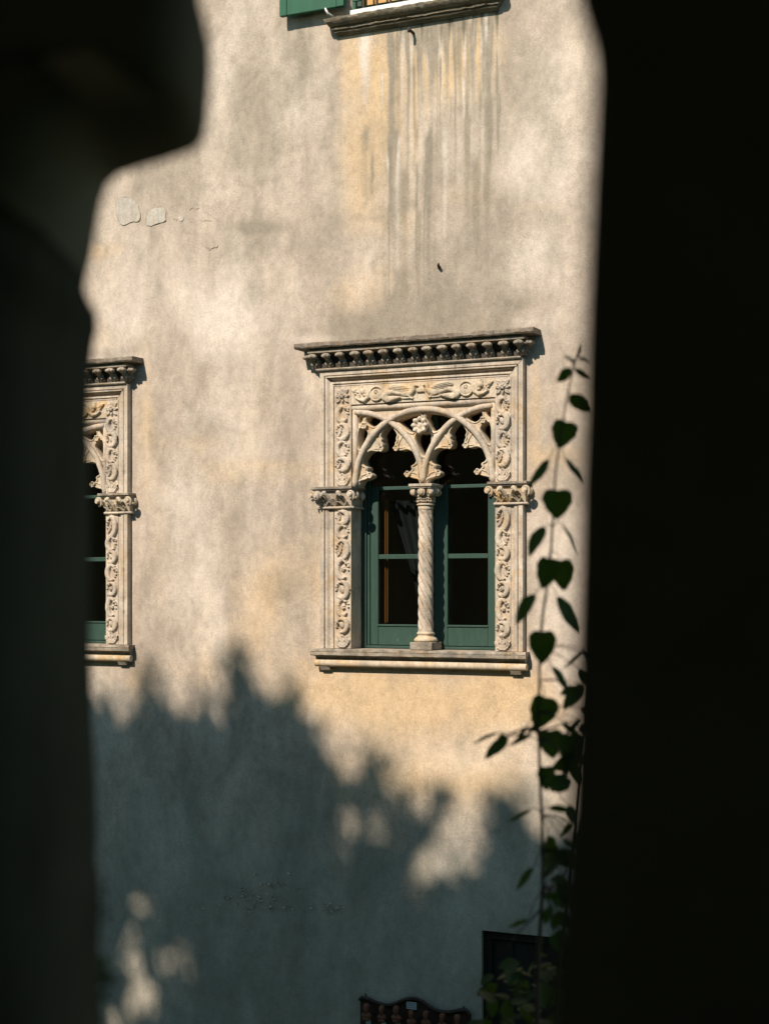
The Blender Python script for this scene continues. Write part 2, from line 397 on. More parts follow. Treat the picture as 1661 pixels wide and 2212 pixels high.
def wall_mesh():
    xs = np.concatenate([np.linspace(-11, -3.5, 12)[:-1], np.arange(-3.5, -.8, 0.0125), np.arange(-.8, .64, .0055), np.arange(.64, 1.7, 0.0125), np.linspace(1.7, 7, 10)])
    zs = np.concatenate([np.linspace(-0.3, 0.75, 4)[:-1], np.arange(0.75, 8.95, 0.0125), np.linspace(8.95, 10.6, 5)])
    for x0, x1, z0, z1 in OPEN:
        for a, arr in ((x0, xs), (x1, xs)): arr[np.argmin(abs(arr - a))] = a
        for a, arr in ((z0, zs), (z1, zs)):
            if a > -0.3: arr[np.argmin(abs(arr - a))] = a
    X, Z = np.meshgrid(xs, zs)
    nx, nz = len(xs), len(zs)
    U, V = chart(X, Z)
    # gentle trowel unevenness of the render coat
    Y = -0.006 * (fbm(X * 1.3, Z * 1.3, 3, 1) - 0.5) - 0.004 * (fbm(X * 6, Z * 5, 3, 2) - 0.5)
    near = np.zeros_like(X)
    for x0, x1, z0, z1 in OPEN:
        d = np.maximum(np.maximum(x0 - X, X - x1), np.maximum(z0 - Z, Z - z1))
        near = np.maximum(near, np.clip(1 - d / 0.2, 0, 1))
    Y = Y * (1 - near)
    idx = np.arange(nx * nz).reshape(nz, nx)
    xc = 0.5 * (xs[1:] + xs[:-1]); zc = 0.5 * (zs[1:] + zs[:-1])
    XC, ZC = np.meshgrid(xc, zc)
    keep = np.ones_like(XC, bool)
    for x0, x1, z0, z1 in OPEN:
        keep &= ~((XC > x0) & (XC < x1) & (ZC > z0) & (ZC < z1))
    quads = np.stack([idx[:-1, :-1], idx[:-1, 1:], idx[1:, 1:], idx[1:, :-1]], -1)[keep]
    verts = np.stack([X, Y, Z], -1).reshape(-1, 3)
    # lining of each opening, 0.42 m deep
    ev, eq = [], []
    n0 = len(verts)
    for x0, x1, z0, z1 in OPEN:
        k = n0 + len(ev)
        for y in (0.0, 0.42):
            ev += [(x0, y, z0), (x1, y, z0), (x1, y, z1), (x0, y, z1)]
        for i in range(4):
            j = (i + 1) % 4
            eq.append((k + i, k + j, k + 4 + j, k + 4 + i))
    allv = np.concatenate([verts, np.array(ev)])
    allq = np.concatenate([quads, np.array(eq)])
    me = bpy.data.meshes.new('wall')
    me.vertices.add(len(allv)); me.vertices.foreach_set('co', allv.ravel())
    me.loops.add(allq.size); me.loops.foreach_set('vertex_index', allq.ravel().astype(np.int32))
    me.polygons.add(len(allq)); me.polygons.foreach_set('loop_start', np.arange(0, allq.size, 4, dtype=np.int32))
    me.polygons.foreach_set('use_smooth', np.ones(len(allq), bool))
    me.update(calc_edges=True)
    # ---------------- stains that belong to the plaster itself
    def blobs(lst):
        r = np.zeros_like(U)
        for (u, v, ru, rv, a) in lst:
            r += a * np.exp(-((U - u) / ru) ** 2 - ((V - v) / rv) ** 2)
        return r
    nA = fbm(X * 2.2, Z * 1.6, 5, 3); nB = fbm(X * 4.5, Z * 3.2, 5, 4); nS = fbm(X * 13, Z * 0.55, 4, 5); nS2 = fbm(X * 26, Z * 1.0, 4, 6)
    wob = (fbm(X * 3, Z * 3, 3, 8) - 0.5) * 26
    sill_v = 70 - (U - 710) * 0.165
    below = V - sill_v
    zone = 1 / (1 + np.exp(-(U + wob * 0.6 - 724) / 9)) / (1 + np.exp((U + wob * 0.3 - 1078) / 7)) * (below > -12)
    fade = np.exp(-np.clip(below, 0, None) / 330.0)
    ochre = blobs([(772, 150, 48, 120, .75), (836, 210, 36, 130, .72), (770, 370, 46, 100, .6), (1000, 100, 80, 80, .7), (900, 130, 60, 90, .5), (900, 300, 150, 200, .22), (800, 480, 90, 40, .35), (960, 120, 90, 80, .45),
                   (1010, 420, 60, 30, .3), (1170, 445, 110, 18, .3), (560, 1005, 120, 16, .4), (480, 1030, 60, 18, .35), (660, 1030, 70, 26, .3),
                   (420, 960, 60, 30, .4), (600, 1240, 90, 80, .5), (560, 1340, 60, 80, .45), (700, 1300, 40, 120, .35), (500, 1440, 120, 70, .35),
                   (760, 1490, 120, 60, .85), (950, 1520, 260, 70, .85), (900, 1640, 160, 80, .55), (1120, 1500, 80, 120, .6), (1060, 1680, 90, 70, .5),
                   (210, 545, 30, 22, .6), (255, 535, 18, 16, .5), (215, 730, 40, 40, .45), (315, 900, 20, 160, .55), (345, 1150, 18, 250, .25), (300, 1480, 40, 60, .4),
                   (1155, 880, 14, 120, .5), (1200, 985, 80, 22, .5), (760, 640, 70, 60, .4), (850, 600, 80, 60, .25), (1190, 1250, 60, 160, .25), (800, 1700, 200, 60, .4)])
    ochre = ochre * (0.45 + 1.1 * nB) + 0.22 * np.clip(nA - 0.52, 0, 1) * 4 / (1 + np.exp(-(V - 720) / 40))
    ochre += zone * 0.22 * np.clip(nS - 0.36, 0, 1) * 3.2 * np.exp(-below / 260)
    pale = blobs([(280, 520, 60, 40, .3), (350, 600, 120, 60, .45), (440, 680, 160, 60, .35), (260, 690, 60, 60, .55), (1180, 360, 100, 90, .8), (1150, 560, 90, 80, .6), (1190, 180, 70, 120, .4),
                  (900, 560, 40, 60, .3), (430, 1180, 60, 130, .5), (390, 1080, 60, 50, .3), (470, 1350, 25, 90, .5), (400, 1280, 40, 120, .3), (960, 1640, 140, 50, .5),
                  (1090, 1600, 80, 70, .4), (1200, 700, 40, 90, .3), (700, 732, 70, 8, .8), (1130, 696, 46, 12, 1.0), (260, 770, 60, 10, .5), (470, 160, 60, 120, .3),
                  (630, 220, 60, 60, .25), (600, 700, 100, 80, .25), (1200, 1150, 50, 200, .2)])
    pale = pale * (0.3 + 1.3 * nB)
    grime = blobs([(900, 715, 210, 62, .8), (760, 720, 80, 50, .5), (1040, 690, 120, 55, .5), (1180, 650, 90, 22, .5), (230, 768, 60, 16, .8), (560, 490, 55, 14, .8), (520, 330, 120, 70, .35),
                   (640, 180, 50, 90, .3), (760, 470, 60, 10, .5), (620, 1280, 50, 60, .5), (500, 1230, 60, 60, .3), (930, 640, 120, 50, .3), (1215, 560, 50, 30, .3),
                   (560, 90, 40, 60, .2), (620, 700, 60, 40, .2), (1230, 470, 40, 20, .4)])
    pale += 0.5 * np.clip(fbm(X * 1.7, Z * 1.1, 5, 15) - 0.52, 0, 1) * 5
    grime = grime * (0.35 + 1.2 * nB) + 0.55 * np.clip(fbm(X * 2.4, Z * 1.5, 5, 14) - 0.53, 0, 1) * 4 + 0.20 * np.clip(fbm(X * 1.1, Z * 0.7, 4, 9) - 0.5, 0, 1) * 4
    dark = np.zeros_like(U)
    # rain streaks under the upper sill: (place, half width, start below sill, length, tone)
    drips = [(787, 12, 8, 190, 'p'), (789, 11, 215, 170, 'b'), (868, 6, 5, 230, 'p'), (880, 4, 20, 420, 'g'), (893, 5, 60, 260, 'o'), (910, 9, 0, 280, 'g'), (930, 8, 0, 260, 'g'), (940, 10, 0, 200, 'g'),
             (953, 5, 30, 200, 'p'), (967, 3, 0, 160, 'g'), (983, 3, 8, 380, 'g'), (1002, 4, 10, 240, 'p'), (1020, 5, 18, 300, 'p'), (1043, 5, 20, 460, 'p'), (1058, 6, 0, 400, 'g'), (845, 6, 30, 460, 'g'),
             (872, 8, 330, 330, 'b'), (1008, 8, 230, 300, 'b'), (1052, 8, 200, 420, 'b'), (925, 6, 260, 330, 'g'), (960, 6, 250, 320, 'p'), (905, 5, 420, 240, 'b'), (1030, 9, 330, 260, 'b'), (860, 5, 250, 420, 'p')]
    rr = np.random.default_rng(3)
    for k in range(95):
        drips.append((700 + 385 * rr.beta(2.6, 1.3), rr.uniform(1.2, 4.5), rr.uniform(-6, 30) if rr.random() < .7 else rr.uniform(60, 380), rr.gamma(2.0, 70) + 25, rr.choice(['p', 'g', 'g', 'b', 'b', 'd'])))
    for (u0, w, s0, ln, tone) in drips:
        if u0 < 728: continue
        uu = U + (fbm(Z * 3.0 + u0, X * 0 + u0, 3, 7) - 0.5) * 9
        tt = np.clip((below - s0) / ln, 0, 1)
        prof = np.exp(-np.abs((uu - u0) / (w * (1.15 - .5 * tt))) ** 2.2)
        along = 1 / (1 + np.exp(-(below - s0) / 5)) * (1 - tt) ** .8 * np.clip(.25 + 1.5 * fbm(X * 9, Z * 2.2, 3, int(u0) % 90), 0, 1)
        a = prof * along
        if ln > 0 and w >= 5 and u0 == int(u0): a = a * 2.0
        else: a = a * 1.9
        if tone == 'p': pale += 0.55 * a; ochre *= 1 - 0.6 * a
        elif tone == 'g': grime += 0.60 * a; ochre *= 1 - 0.6 * a
        elif tone == 'o': ochre += 0.5 * a
        elif tone == 'b': grime += 0.42 * a; ochre += 0.18 * a
        else: dark += 0.6 * a * np.exp(-np.clip(below, 0, None) / 50)
    dark += 0.8 * zone * np.exp(-np.clip(below, 0, None) / 22) * np.clip(nS2 - 0.42, 0, 1) * 3 * (U > 800)
    grime += 0.45 * zone * np.exp(-np.clip(below, 0, None) / 90) * np.clip(nS - 0.4, 0, 1) * 4 * (U > 860)
    # faint old rain runs all over the face, with more patches on the lower storey
    grime += 0.16 * np.clip(fbm(X * 7, Z * 0.35, 4, 12) - 0.5, 0, 1) * 5
    low_mask = np.clip((V - 1780) / 160, 0, 1)
    grime += low_mask * (0.16 * np.clip(fbm(X * 1.6, Z * 1.4, 5, 13) - 0.42, 0, 1) * 4)
    dark += blobs([(540, 1925, 70, 45, .35), (470, 1900, 60, 30, .3), (620, 1960, 70, 30, .25), (700, 2080, 80, 90, .2)]) * (0.3 + 1.3 * nB)
    st = np.clip(np.stack([ochre, pale, grime, dark], -1), 0, 1.2).reshape(-1, 4)
    st = np.concatenate([st, np.zeros((len(ev), 4))]).astype(np.float32)
    at = me.attributes.new('stain', 'FLOAT_COLOR', 'POINT')
    at.data.foreach_set('color', st.ravel())
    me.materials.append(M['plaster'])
    return link('wall', me, villa)
wall_mesh()
# solid back of the wall, roof and eave above the picture
MB().box(-11, 7, 3.0, 3.3, 0, 10.6).box(-11, -10.7, 0.05, 3.0, 0, 10.6).box(6.7, 7, 0.05, 3.0, 0, 10.6).build('rear_wall', M['room'], villa)
MB().add([(-11.5, -0.55, 10.55), (7.5, -0.55, 10.55), (7.5, 3.6, 12.0), (-11.5, 3.6, 12.0), (-11.5, -0.55, 10.68), (7.5, -0.55, 10.68), (7.5, 3.6, 12.13), (-11.5, 3.6, 12.13)],
         [(0, 3, 2, 1), (4, 5, 6, 7), (0, 1, 5, 4), (1, 2, 6, 5), (2, 3, 7, 6), (3, 0, 4, 7)]).build('roof', M['roof'], villa)

# ------------------------------------------------------------------ carved gothic window
def relief(name, x0, x1, z0, z1, P, hf, mat, parent, step=0.0028, depth=0.004):
    """a carved panel: grid over the panel rectangle raised by hf(s, t) in metres (s across, t up, both from the panel's corner)"""
    nx = max(4, int((x1 - x0) / step)); nz = max(4, int((z1 - z0) / step))
    S, T = np.meshgrid(np.linspace(0, x1 - x0, nx), np.linspace(0, z1 - z0, nz))
    H = hf(S, T) * 1.15
    H = H + 0.0012 * (fbm(S * 90, T * 90, 3, 21) - 0.5) * (1 + 60 * H)
    v = np.stack([x0 + S, -(P + H), z0 + T], -1).reshape(-1, 3)
    idx = np.arange(nx * nz).reshape(nz, nx)
    q = np.stack([idx[:-1, :-1], idx[:-1, 1:], idx[1:, 1:], idx[1:, :-1]], -1).reshape(-1, 4)
    me = bpy.data.meshes.new(name)
    me.vertices.add(len(v)); me.vertices.foreach_set('co', v.ravel())
    me.loops.add(q.size); me.loops.foreach_set('vertex_index', q.ravel().astype(np.int32))
    me.polygons.add(len(q)); me.polygons.foreach_set('loop_start', np.arange(0, q.size, 4, dtype=np.int32))
    me.update(calc_edges=True)
    me.materials.append(mat)
    return link(name, me, parent)

class Carve:
    def __init__(s, S, T): s.S, s.T = S, T; s.H = np.zeros_like(S)
    def put(s, h): s.H = np.maximum(s.H, h)
    def cut(s, h): s.H = np.minimum(s.H, np.maximum(h, 0.0))
    def stroke(s, pts, w, h, flat=0.5):
        n = len(pts); w = w if hasattr(w, '__len__') else [w] * n
        best = np.full_like(s.S, 9.0)
        for i in range(n - 1):
            (ax, ay), (bx, by) = pts[i], pts[i + 1]
            L = (bx - ax) ** 2 + (by - ay) ** 2 + 1e-12
            t = np.clip(((s.S - ax) * (bx - ax) + (s.T - ay) * (by - ay)) / L, 0, 1)
            d = np.hypot(s.S - ax - t * (bx - ax), s.T - ay - t * (by - ay)) / (w[i] + t * (w[i + 1] - w[i]))
            best = np.minimum(best, d)
        s.put(np.where(best < 1, h * np.clip(1 - best ** 2, 0, 1) ** flat, 0))
    def ell(s, cx, cy, rx, ry, rot, h, flat=0.4, ribs=0, rib_amp=0.3):
        c, n = math.cos(rot), math.sin(rot)
        a = ((s.S - cx) * c + (s.T - cy) * n); b = (-(s.S - cx) * n + (s.T - cy) * c)
        d = np.hypot(a / rx, b / ry)
        hh = h * np.clip(1 - d ** 2, 0, 1) ** flat
        if ribs: hh = hh * (1 - rib_amp * (0.5 + 0.5 * np.cos(b / ry * math.pi * ribs)))
        s.put(np.where(d < 1, hh, 0))
    def leaf(s, x, y, ang, L, wd, h, lobes=4, curl=0.0):
        c, n = math.cos(ang), math.sin(ang)
        a = ((s.S - x) * c + (s.T - y) * n) / L; b = (-(s.S - x) * n + (s.T - y) * c) - curl * L * a * a
        prof = wd * np.sin(np.clip(a, 0, 1) ** 0.75 * math.pi) ** 0.8 * (0.78 + 0.22 * np.abs(np.cos(a * math.pi * lobes)))
        d = np.abs(b) / np.maximum(prof, 1e-5)
        hh = h * (0.45 + 0.55 * np.clip(d, 0, 1) ** 0.7) * np.clip(1 - d ** 6, 0, 1) * (0.75 + 0.25 * a)
        s.put(np.where((a > 0) & (a < 1) & (d < 1), hh, 0))
    def rose(s, x, y, r, n, h, ph=0.0):
        d = np.hypot(s.S - x, s.T - y); a = np.arctan2(s.T - y, s.S - x) + ph
        rad = r * (0.72 + 0.28 * np.abs(np.cos(a * n / 2)))
        q = d / rad
        hh = h * (0.5 + 0.5 * np.sin(np.clip(q, 0, 1) * math.pi * 0.9)) * (0.7 + 0.3 * np.abs(np.cos(a * n / 2)))
        hh = np.where(q < 0.30, h * 0.95, np.where(q < 0.40, h * 0.25, hh))
        s.put(np.where(q < 1, hh, 0))
    def drill(s, x, y, r):
        d = np.hypot(s.S - x, s.T - y)
        s.H = np.where(d < r, s.H * 0.15, s.H)

def scroll_panel(width, height, n, seed, end_leaf=True, top_rose=False, top_z=None):
    def hf(S, T):
        k = Carve(S, T); r = random.Random(seed)
        cx = width / 2; A = width * 0.27
        foot = 0.10 if end_leaf else 0.01
        roof = height - (0.125 if top_rose else 0.012)
        step = (roof - foot) / n
        hs_ = [r.uniform(.72, 1.28) for _ in range(n)]; tot_ = sum(hs_)
        cum_ = [foot]
        for h_ in hs_: cum_.append(cum_[-1] + (roof - foot) * h_ / tot_)
        pts = [(cx + A * math.sin(math.pi * (i / 12.0)), cum_[i // 12] + ((cum_[i // 12 + 1] - cum_[i // 12]) * (i % 12) / 12.0 if i < n * 12 else 0)) for i in range(n * 12 + 1)]
        k.stroke(pts, 0.0055, 0.013)
        for i in range(n):
            s = 1 if i % 2 == 0 else -1           # stem bulges to this side, scroll opens to the other
            step = cum_[i + 1] - cum_[i]
            yc = cum_[i] + step * (0.5 + r.uniform(-.05, .05)); xc = cx - s * A * 0.12
            Rx = width * r.uniform(.34, .40); Ry = step * r.uniform(.42, .52)
            turn = r.uniform(-.25, .25)
            def pt(a, q): return (xc + Rx * q * math.cos(a + turn), yc + Ry * q * math.sin(a + turn))
            arc_ = [pt(-math.pi / 2 - s * .5 + s * j / 17 * math.pi * 1.45, 1 - .30 * (j / 17) ** 2) for j in range(18)]
            fat = r.uniform(.012, .017)
            k.stroke(arc_, [.004 + fat * math.sin(math.pi * (j / 17) ** .8) ** .7 for j in range(18)], r.uniform(.017, .022), .22)
            e_ = arc_[-1]
            k.ell(e_[0], e_[1], .0125, .0125, 0, .021, .3)
            k.drill(e_[0] - s * .003, e_[1] - .004, .0035)
            kind = r.choice((0, 1, 1, 2))
            if kind == 0: k.rose(xc - s * Rx * .05, yc - Ry * .08, Rx * .42, 5, 0.017, r.random() * 3)
            elif kind == 1: k.leaf(xc - s * Rx * .75, yc - Ry * .7, math.pi / 2 - s * .55, Ry * 1.5, Rx * .36, .018, 5, s * .2)
            else: k.ell(xc, yc, Rx * .42, Ry * .5, s * .5, .016, .3)
            for q in range(4):                    # saw-toothed leaf edge on the open side
                a = math.pi / 2 + s * (.35 + q * .42)
                p0 = pt(a, .62)
                k.leaf(p0[0], p0[1], a + s * .5, Rx * .55, .0085, .017, 2)
                k.drill(*pt(a + .2, .66), .0034)
            if r.random() < .6:
                k.leaf(*pt(s * -.2, .75), -s * .9, Rx * .6, .010, .016, 3)
        if end_leaf:
            for a in (-1.05, -0.55, 0, 0.55, 1.05):
                k.leaf(cx, 0.008, math.pi / 2 + a, 0.098 - 0.018 * abs(a), 0.017, 0.020, 4, -0.25 * a)
            k.drill(cx - 0.02, 0.045, 0.0045); k.drill(cx + 0.02, 0.045, 0.0045); k.drill(cx, 0.075, 0.004)
        if top_rose:
            yc = height - 0.063
            for a in range(4):
                k.leaf(cx, yc, math.pi / 4 + a * math.pi / 2, 0.066, 0.017, 0.017, 3)
            for a in range(4):
                k.leaf(cx, yc, a * math.pi / 2, 0.052, 0.016, 0.019, 3)
            k.rose(cx, yc, 0.022, 6, 0.024)
            for a in range(8): k.drill(cx + 0.034 * math.cos(a * math.pi / 4 + .39), yc + 0.034 * math.sin(a * math.pi / 4 + .39), 0.005)
        return k.H
    return hf

def frieze_panel(S, T):
    k = Carve(S, T); W = 1.042; cx = W / 2 - 0.005; yc = 0.062
    for s in (-1, 1):
        X = lambda d: cx + s * d
        A = lambda a: a if s > 0 else math.pi - a
        # bird facing the small tablet: breast, neck, head, wing, long coiled tail
        k.ell(X(0.118), 0.058, 0.066, 0.027, s * 0.25, 0.019, 0.3)
        k.stroke([(X(0.070), 0.055), (X(0.052), 0.072), (X(0.048), 0.094), (X(0.040), 0.104), (X(0.022), 0.098)], [0.019, 0.017, 0.014, 0.013, 0.005], 0.020, .3)
        k.ell(X(0.152), 0.088, 0.082, 0.026, s * 0.14, 0.025, 0.25, 5, 0.35)
        k.stroke([(X(0.15), 0.052), (X(0.20), 0.066), (X(0.245), 0.058), (X(0.262), 0.036), (X(0.235), 0.018), (X(0.19), 0.024), (X(0.15), 0.028)], [0.013, 0.015, 0.021, 0.026, 0.024, 0.017, 0.008], 0.021, .3)
        k.leaf(X(0.165), 0.030, A(math.pi * 1.02), 0.115, 0.013, 0.015, 6)
        k.stroke([(X(0.085), 0.045), (X(0.075), 0.022), (X(0.06), 0.016)], 0.0055, 0.013)
        # ring with a flower
        ring = [(X(0.325) + 0.046 * math.cos(a), yc + 0.046 * math.sin(a)) for a in np.linspace(0, 6.283, 28)]
        k.stroke(ring, 0.0065, 0.014)
        k.ell(X(0.325), yc - 0.004, 0.042, 0.038, 0, 0.015, 0.25)
        for a in range(5): k.drill(X(0.325) + 0.011 * math.cos(a * 1.257), yc + 0.008 + 0.011 * math.sin(a * 1.257), 0.0045)
        k.rose(X(0.325), yc + 0.008, 0.008, 5, 0.018)
        # curling leaf towards the corner
        k.stroke([(X(0.375), 0.080), (X(0.385), 0.040), (X(0.415), 0.020), (X(0.45), 0.026), (X(0.48), 0.044)], [0.006, 0.015, 0.016, 0.010, 0.004], 0.018)
        k.leaf(X(0.40), 0.050, A(0.75), 0.085, 0.020, 0.020, 4, s * 0.4)
        k.ell(X(0.425), 0.082, 0.020, 0.024, 0.4, 0.020, 0.4)
        k.leaf(X(0.45), 0.035, A(1.15), 0.088, 0.018, 0.019, 4, -s * 0.35)
        k.ell(X(0.486), 0.088, 0.014, 0.017, 0, 0.018, 0.4)
        for (dx, y) in ((0.405, 0.088), (0.432, 0.062), (0.462, 0.070), (0.476, 0.058), (0.498, 0.070), (0.445, 0.098)): k.drill(X(dx), y, 0.0055)
    k.H = np.maximum(k.H, np.where((abs(S - cx) < 0.028) & (abs(T - 0.070) < 0.014), 0.013, 0))
    return k.H

def circ(cx, cz, r, a0, a1, n):
    return [(cx + r * math.cos(math.radians(a0 + (a1 - a0) * i / n)), cz + r * math.sin(math.radians(a0 + (a1 - a0) * i / n))) for i in range(n + 1)]

def smooth_poly(pts, it=2):
    for _ in range(it):
        q = []
        for i in range(len(pts)):
            a, b = pts[i], pts[(i + 1) % len(pts)]
            q += [(a[0] * .75 + b[0] * .25, a[1] * .75 + b[1] * .25), (a[0] * .25 + b[0] * .75, a[1] * .25 + b[1] * .75)]
        pts = q
    return pts

def plate(name, outer, holes, y_front, y_back, bevel, mat, parent):
    """flat stone plate in the xz plane with holes, with real thickness"""
    cu = bpy.data.curves.new(name, 'CURVE'); cu.dimensions = '2D'; cu.fill_mode = 'BOTH'
    cu.extrude = abs(y_back - y_front) / 2 - bevel; cu.bevel_depth = bevel; cu.bevel_resolution = 1
    for poly in [outer] + holes:
        sp = cu.splines.new('POLY'); sp.points.add(len(poly) - 1); sp.use_cyclic_u = True
        for p, (x, z) in zip(sp.points, poly): p.co = (x, z, 0, 1)
    tmp = bpy.data.objects.new('tmp', cu); col.objects.link(tmp)
    dg = bpy.context.evaluated_depsgraph_get()
    me = bpy.data.meshes.new_from_object(tmp.evaluated_get(dg))
    bpy.data.objects.remove(tmp); bpy.data.curves.remove(cu)
    ym = (y_front + y_back) / 2
    for v in me.vertices:
        x, z, d = v.co
        v.co = (x, ym - d, z)
    me.materials.clear(); me.materials.append(mat)
    me.name = name
    return link(name, me, parent)

def flower(name, c, r, n, mat, parent, depth=0.03, frill=True):
    mb = MB(); rings = 8; seg = n * 6
    v = []; f = []
    for j in range(rings + 1):
        q = j / rings
        for i in range(seg):
            a = 2 * math.pi * i / seg
            pet = abs(math.cos(a * n / 2))
            rad = r * q * (1 - 0.22 * (1 - pet) * q ** 2 - (0.05 * abs(math.sin(a * n * 1.5)) if frill else 0) * q)
            hgt = depth * (0.30 + 0.70 * math.sin(q * math.pi * 0.62)) * (0.72 + 0.28 * pet)
            if q < 0.28: hgt = depth * 0.75
            elif q < 0.42: hgt = depth * 0.35
            if q > 0.9: hgt -= depth * 0.3
            v.append((c[0] + rad * math.cos(a), c[1] - hgt, c[2] + rad * math.sin(a)))
    for j in range(rings):
        for i in range(seg):
            f.append((j * seg + i, j * seg + (i + 1) % seg, (j + 1) * seg + (i + 1) % seg, (j + 1) * seg + i))
    b0 = len(v)
    for i in range(seg):
        a = 2 * math.pi * i / seg
        v.append((c[0] + 0.6 * r * math.cos(a), c[1] + depth * 0.5, c[2] + 0.6 * r * math.sin(a)))
    for i in range(seg):
        f.append((rings * seg + i, rings * seg + (i + 1) % seg, b0 + (i + 1) % seg, b0 + i))
    f.append(tuple(b0 + i for i in range(seg)))
    return mb.add(v, f).build(name, mat, parent, smooth=True)

HALF = 0.733; OPENW = 0.521; ZS = 3.786; ZSPR = 4.885; ZTOP = 5.673
FPROF = [(0.0, -0.03), (0.0, 0.050), (0.031, 0.050), (0.032, 0.038), (0.036, 0.038), (0.037, 0.050), (0.046, 0.050), (0.048, 0.030), (0.055, 0.032), (0.057, 0.004), (0.066, 0.002), (0.074, 0.010), (0.076, 0.034),
         (0.089, 0.036), (0.090, 0.018), (0.096, 0.018), (0.097, 0.036), (0.106, 0.036), (0.106, -0.03)]   # (inset from outer edge, projection)
JPROF = [(0.0, -0.03), (0.0, 0.050), (0.031, 0.050), (0.032, 0.028), (0.037, 0.028), (0.038, 0.047), (0.055, 0.047), (0.070, 0.034), (0.097, 0.036), (0.098, 0.016), (0.104, 0.016), (0.105, 0.036), (0.106, 0.036), (0.106, -0.03)]

def make_window(cx):
    root_mb = MB()
    # ---- stone body: jambs behind everything else (this mesh is the window part itself)
    for s in (-1, 1):
        v = []; f = []; n = len(JPROF)
        for t, P in JPROF:
            x = s * (HALF - t) - .018
            v += [(x, -P, ZS + 0.001), (x, -P, ZTOP - t)]
        for i in range(n - 1):
            q = (2 * i, 2 * i + 1, 2 * i + 3, 2 * i + 2)
            f.append(q if s < 0 else q[::-1])
        root_mb.add(v, f)
        # pilaster body with its inner reveal running back to the timber frame
        xa, xb = sorted((s * OPENW, s * (0.648 if s < 0 else .630)))
        root_mb.box(xa, xb, -0.0355, 0.20, ZS + 0.001, ZTOP - 0.12)
    root_mb.box(-.56, .56, -.015, .24, 3.70, 3.784)
    win = root_mb.build('gothic_window', M['stone'], villa, loc=(cx, 0, 0), bevel=0.0015)
    # ---- lintel in three blocks
    e = HALF
    cuts = [(-e, -0.235), (-0.233, 0.262), (0.264, e)]
    for i, (xa, xb) in enumerate(cuts):
        v = []; f = []; n = len(FPROF)
        for t, P in FPROF:
            v += [(max(xa, -e + t) - .018, -P - 0.0005 * i, ZTOP - t), (min(xb, e - t) - .018, -P - 0.0005 * i, ZTOP - t)]
        for k in range(n - 1): f.append((2 * k, 2 * k + 2, 2 * k + 3, 2 * k + 1))
        f.append(tuple(2 * k for k in range(n))); f.append(tuple(2 * k + 1 for k in range(n))[::-1])
        MB().add(v, f).build('lintel_block', M['stone'], win, bevel=0.0015)
    # ---- carved panels
    pm = M['stone']; warm = M['stone_warm']
    relief('carved_pilaster', -0.645, -OPENW - .001, ZS + 0.002, 4.742, 0.0365, scroll_panel(0.123, 0.954, 7, 3), pm, win)
    relief('carved_pilaster', OPENW + .001, 0.628, ZS + 0.002, 4.742, 0.0395, scroll_panel(0.106, 0.954, 7, 8), pm, win)
    relief('carved_pilaster', -0.645, -OPENW - .001, 4.884, ZTOP - .108, 0.0365, scroll_panel(0.123, 0.679, 4, 5, True, True), pm, win)
    relief('carved_pilaster', OPENW + .001, 0.628, 4.884, ZTOP - .108, 0.0395, scroll_panel(0.106, 0.679, 4, 10, True, True), pm, win)
    relief('carved_frieze', -OPENW, OPENW, 5.440, ZTOP - .108, 0.0365, frieze_panel, warm, win)
    MB().box(-OPENW, OPENW, -0.036, 0.06, 5.4375, ZTOP - .11).build('frieze_block', M['stone'], win)
    # ---- tracery
    Z0 = ZSPR; R = 0.500
    sh = lambda pts, dx=0: [(x + dx, Z0 + z) for x, z in pts]
    half = [(0.0, .412), (-.020, .394), (-.048, .366), (-.062, .336), (-.054, .312), (-.058, .298), (-.048, .278), (-.054, .243), (-.086, .236), (-.128, .242), (-.170, .222),
            (-.200, .176), (-.190, .140), (-.164, .124), (-.168, .100), (-.136, .070), (-.166, .050), (-.212, .036), (-.232, -.006)]
    def dens(pts):                                   # scalloped lobes: corners kept at the cusps only
        out = []
        for i in range(len(pts) - 1):
            for k in range(4):
                t = k / 4
                p0 = pts[max(i - 1, 0)]; p1 = pts[i]; p2 = pts[i + 1]; p3 = pts[min(i + 2, len(pts) - 1)]
                out.append(tuple(0.5 * (2 * p1[q] + (p2[q] - p0[q]) * t + (2 * p0[q] - 5 * p1[q] + 4 * p2[q] - p3[q]) * t * t + (-p0[q] + 3 * p1[q] - 3 * p2[q] + p3[q]) * t ** 3) for q in (0, 1)))
        return out + [pts[-1]]
    hl = dens(half)
    light = hl[::-1] + [(-x, z) for x, z in hl[1:]]
    arc = lambda c, r, zs: [(c + math.copysign(math.sqrt(max(r * r - z * z, 0)), 1) , z) for z in zs]
    TL = circ(0, 0, .476, 113, 92.5, 8) + [(-.012, .445), (-.026, .418), (-.036, .385), (-.052, .358), (-.078, .344), (-.100, .350)] + [(-.5 + math.sqrt(.524 ** 2 - z * z), z) for z in (.362, .385, .41, .430)]
    TR = [(-x, z) for x, z in TL][::-1]
    BT = smooth_poly([(-.044, .352), (0, .340), (.044, .352), (.064, .312), (.048, .248), (.0, .165), (-.048, .248), (-.064, .312)], 2)
    S1 = smooth_poly([(-.484, .392), (-.445, .398), (-.398, .362), (-.418, .318), (-.484, .215)], 2)
    S2 = smooth_poly([(-.408, .412), (-.360, .388), (-.290, .440), (-.345, .462), (-.414, .480), (-.428, .440)], 2)
    S3 = smooth_poly([(-.482, .478), (-.440, .478), (-.445, .440), (-.482, .408)], 2)
    mir = lambda p: [(-x, z) for x, z in p][::-1]
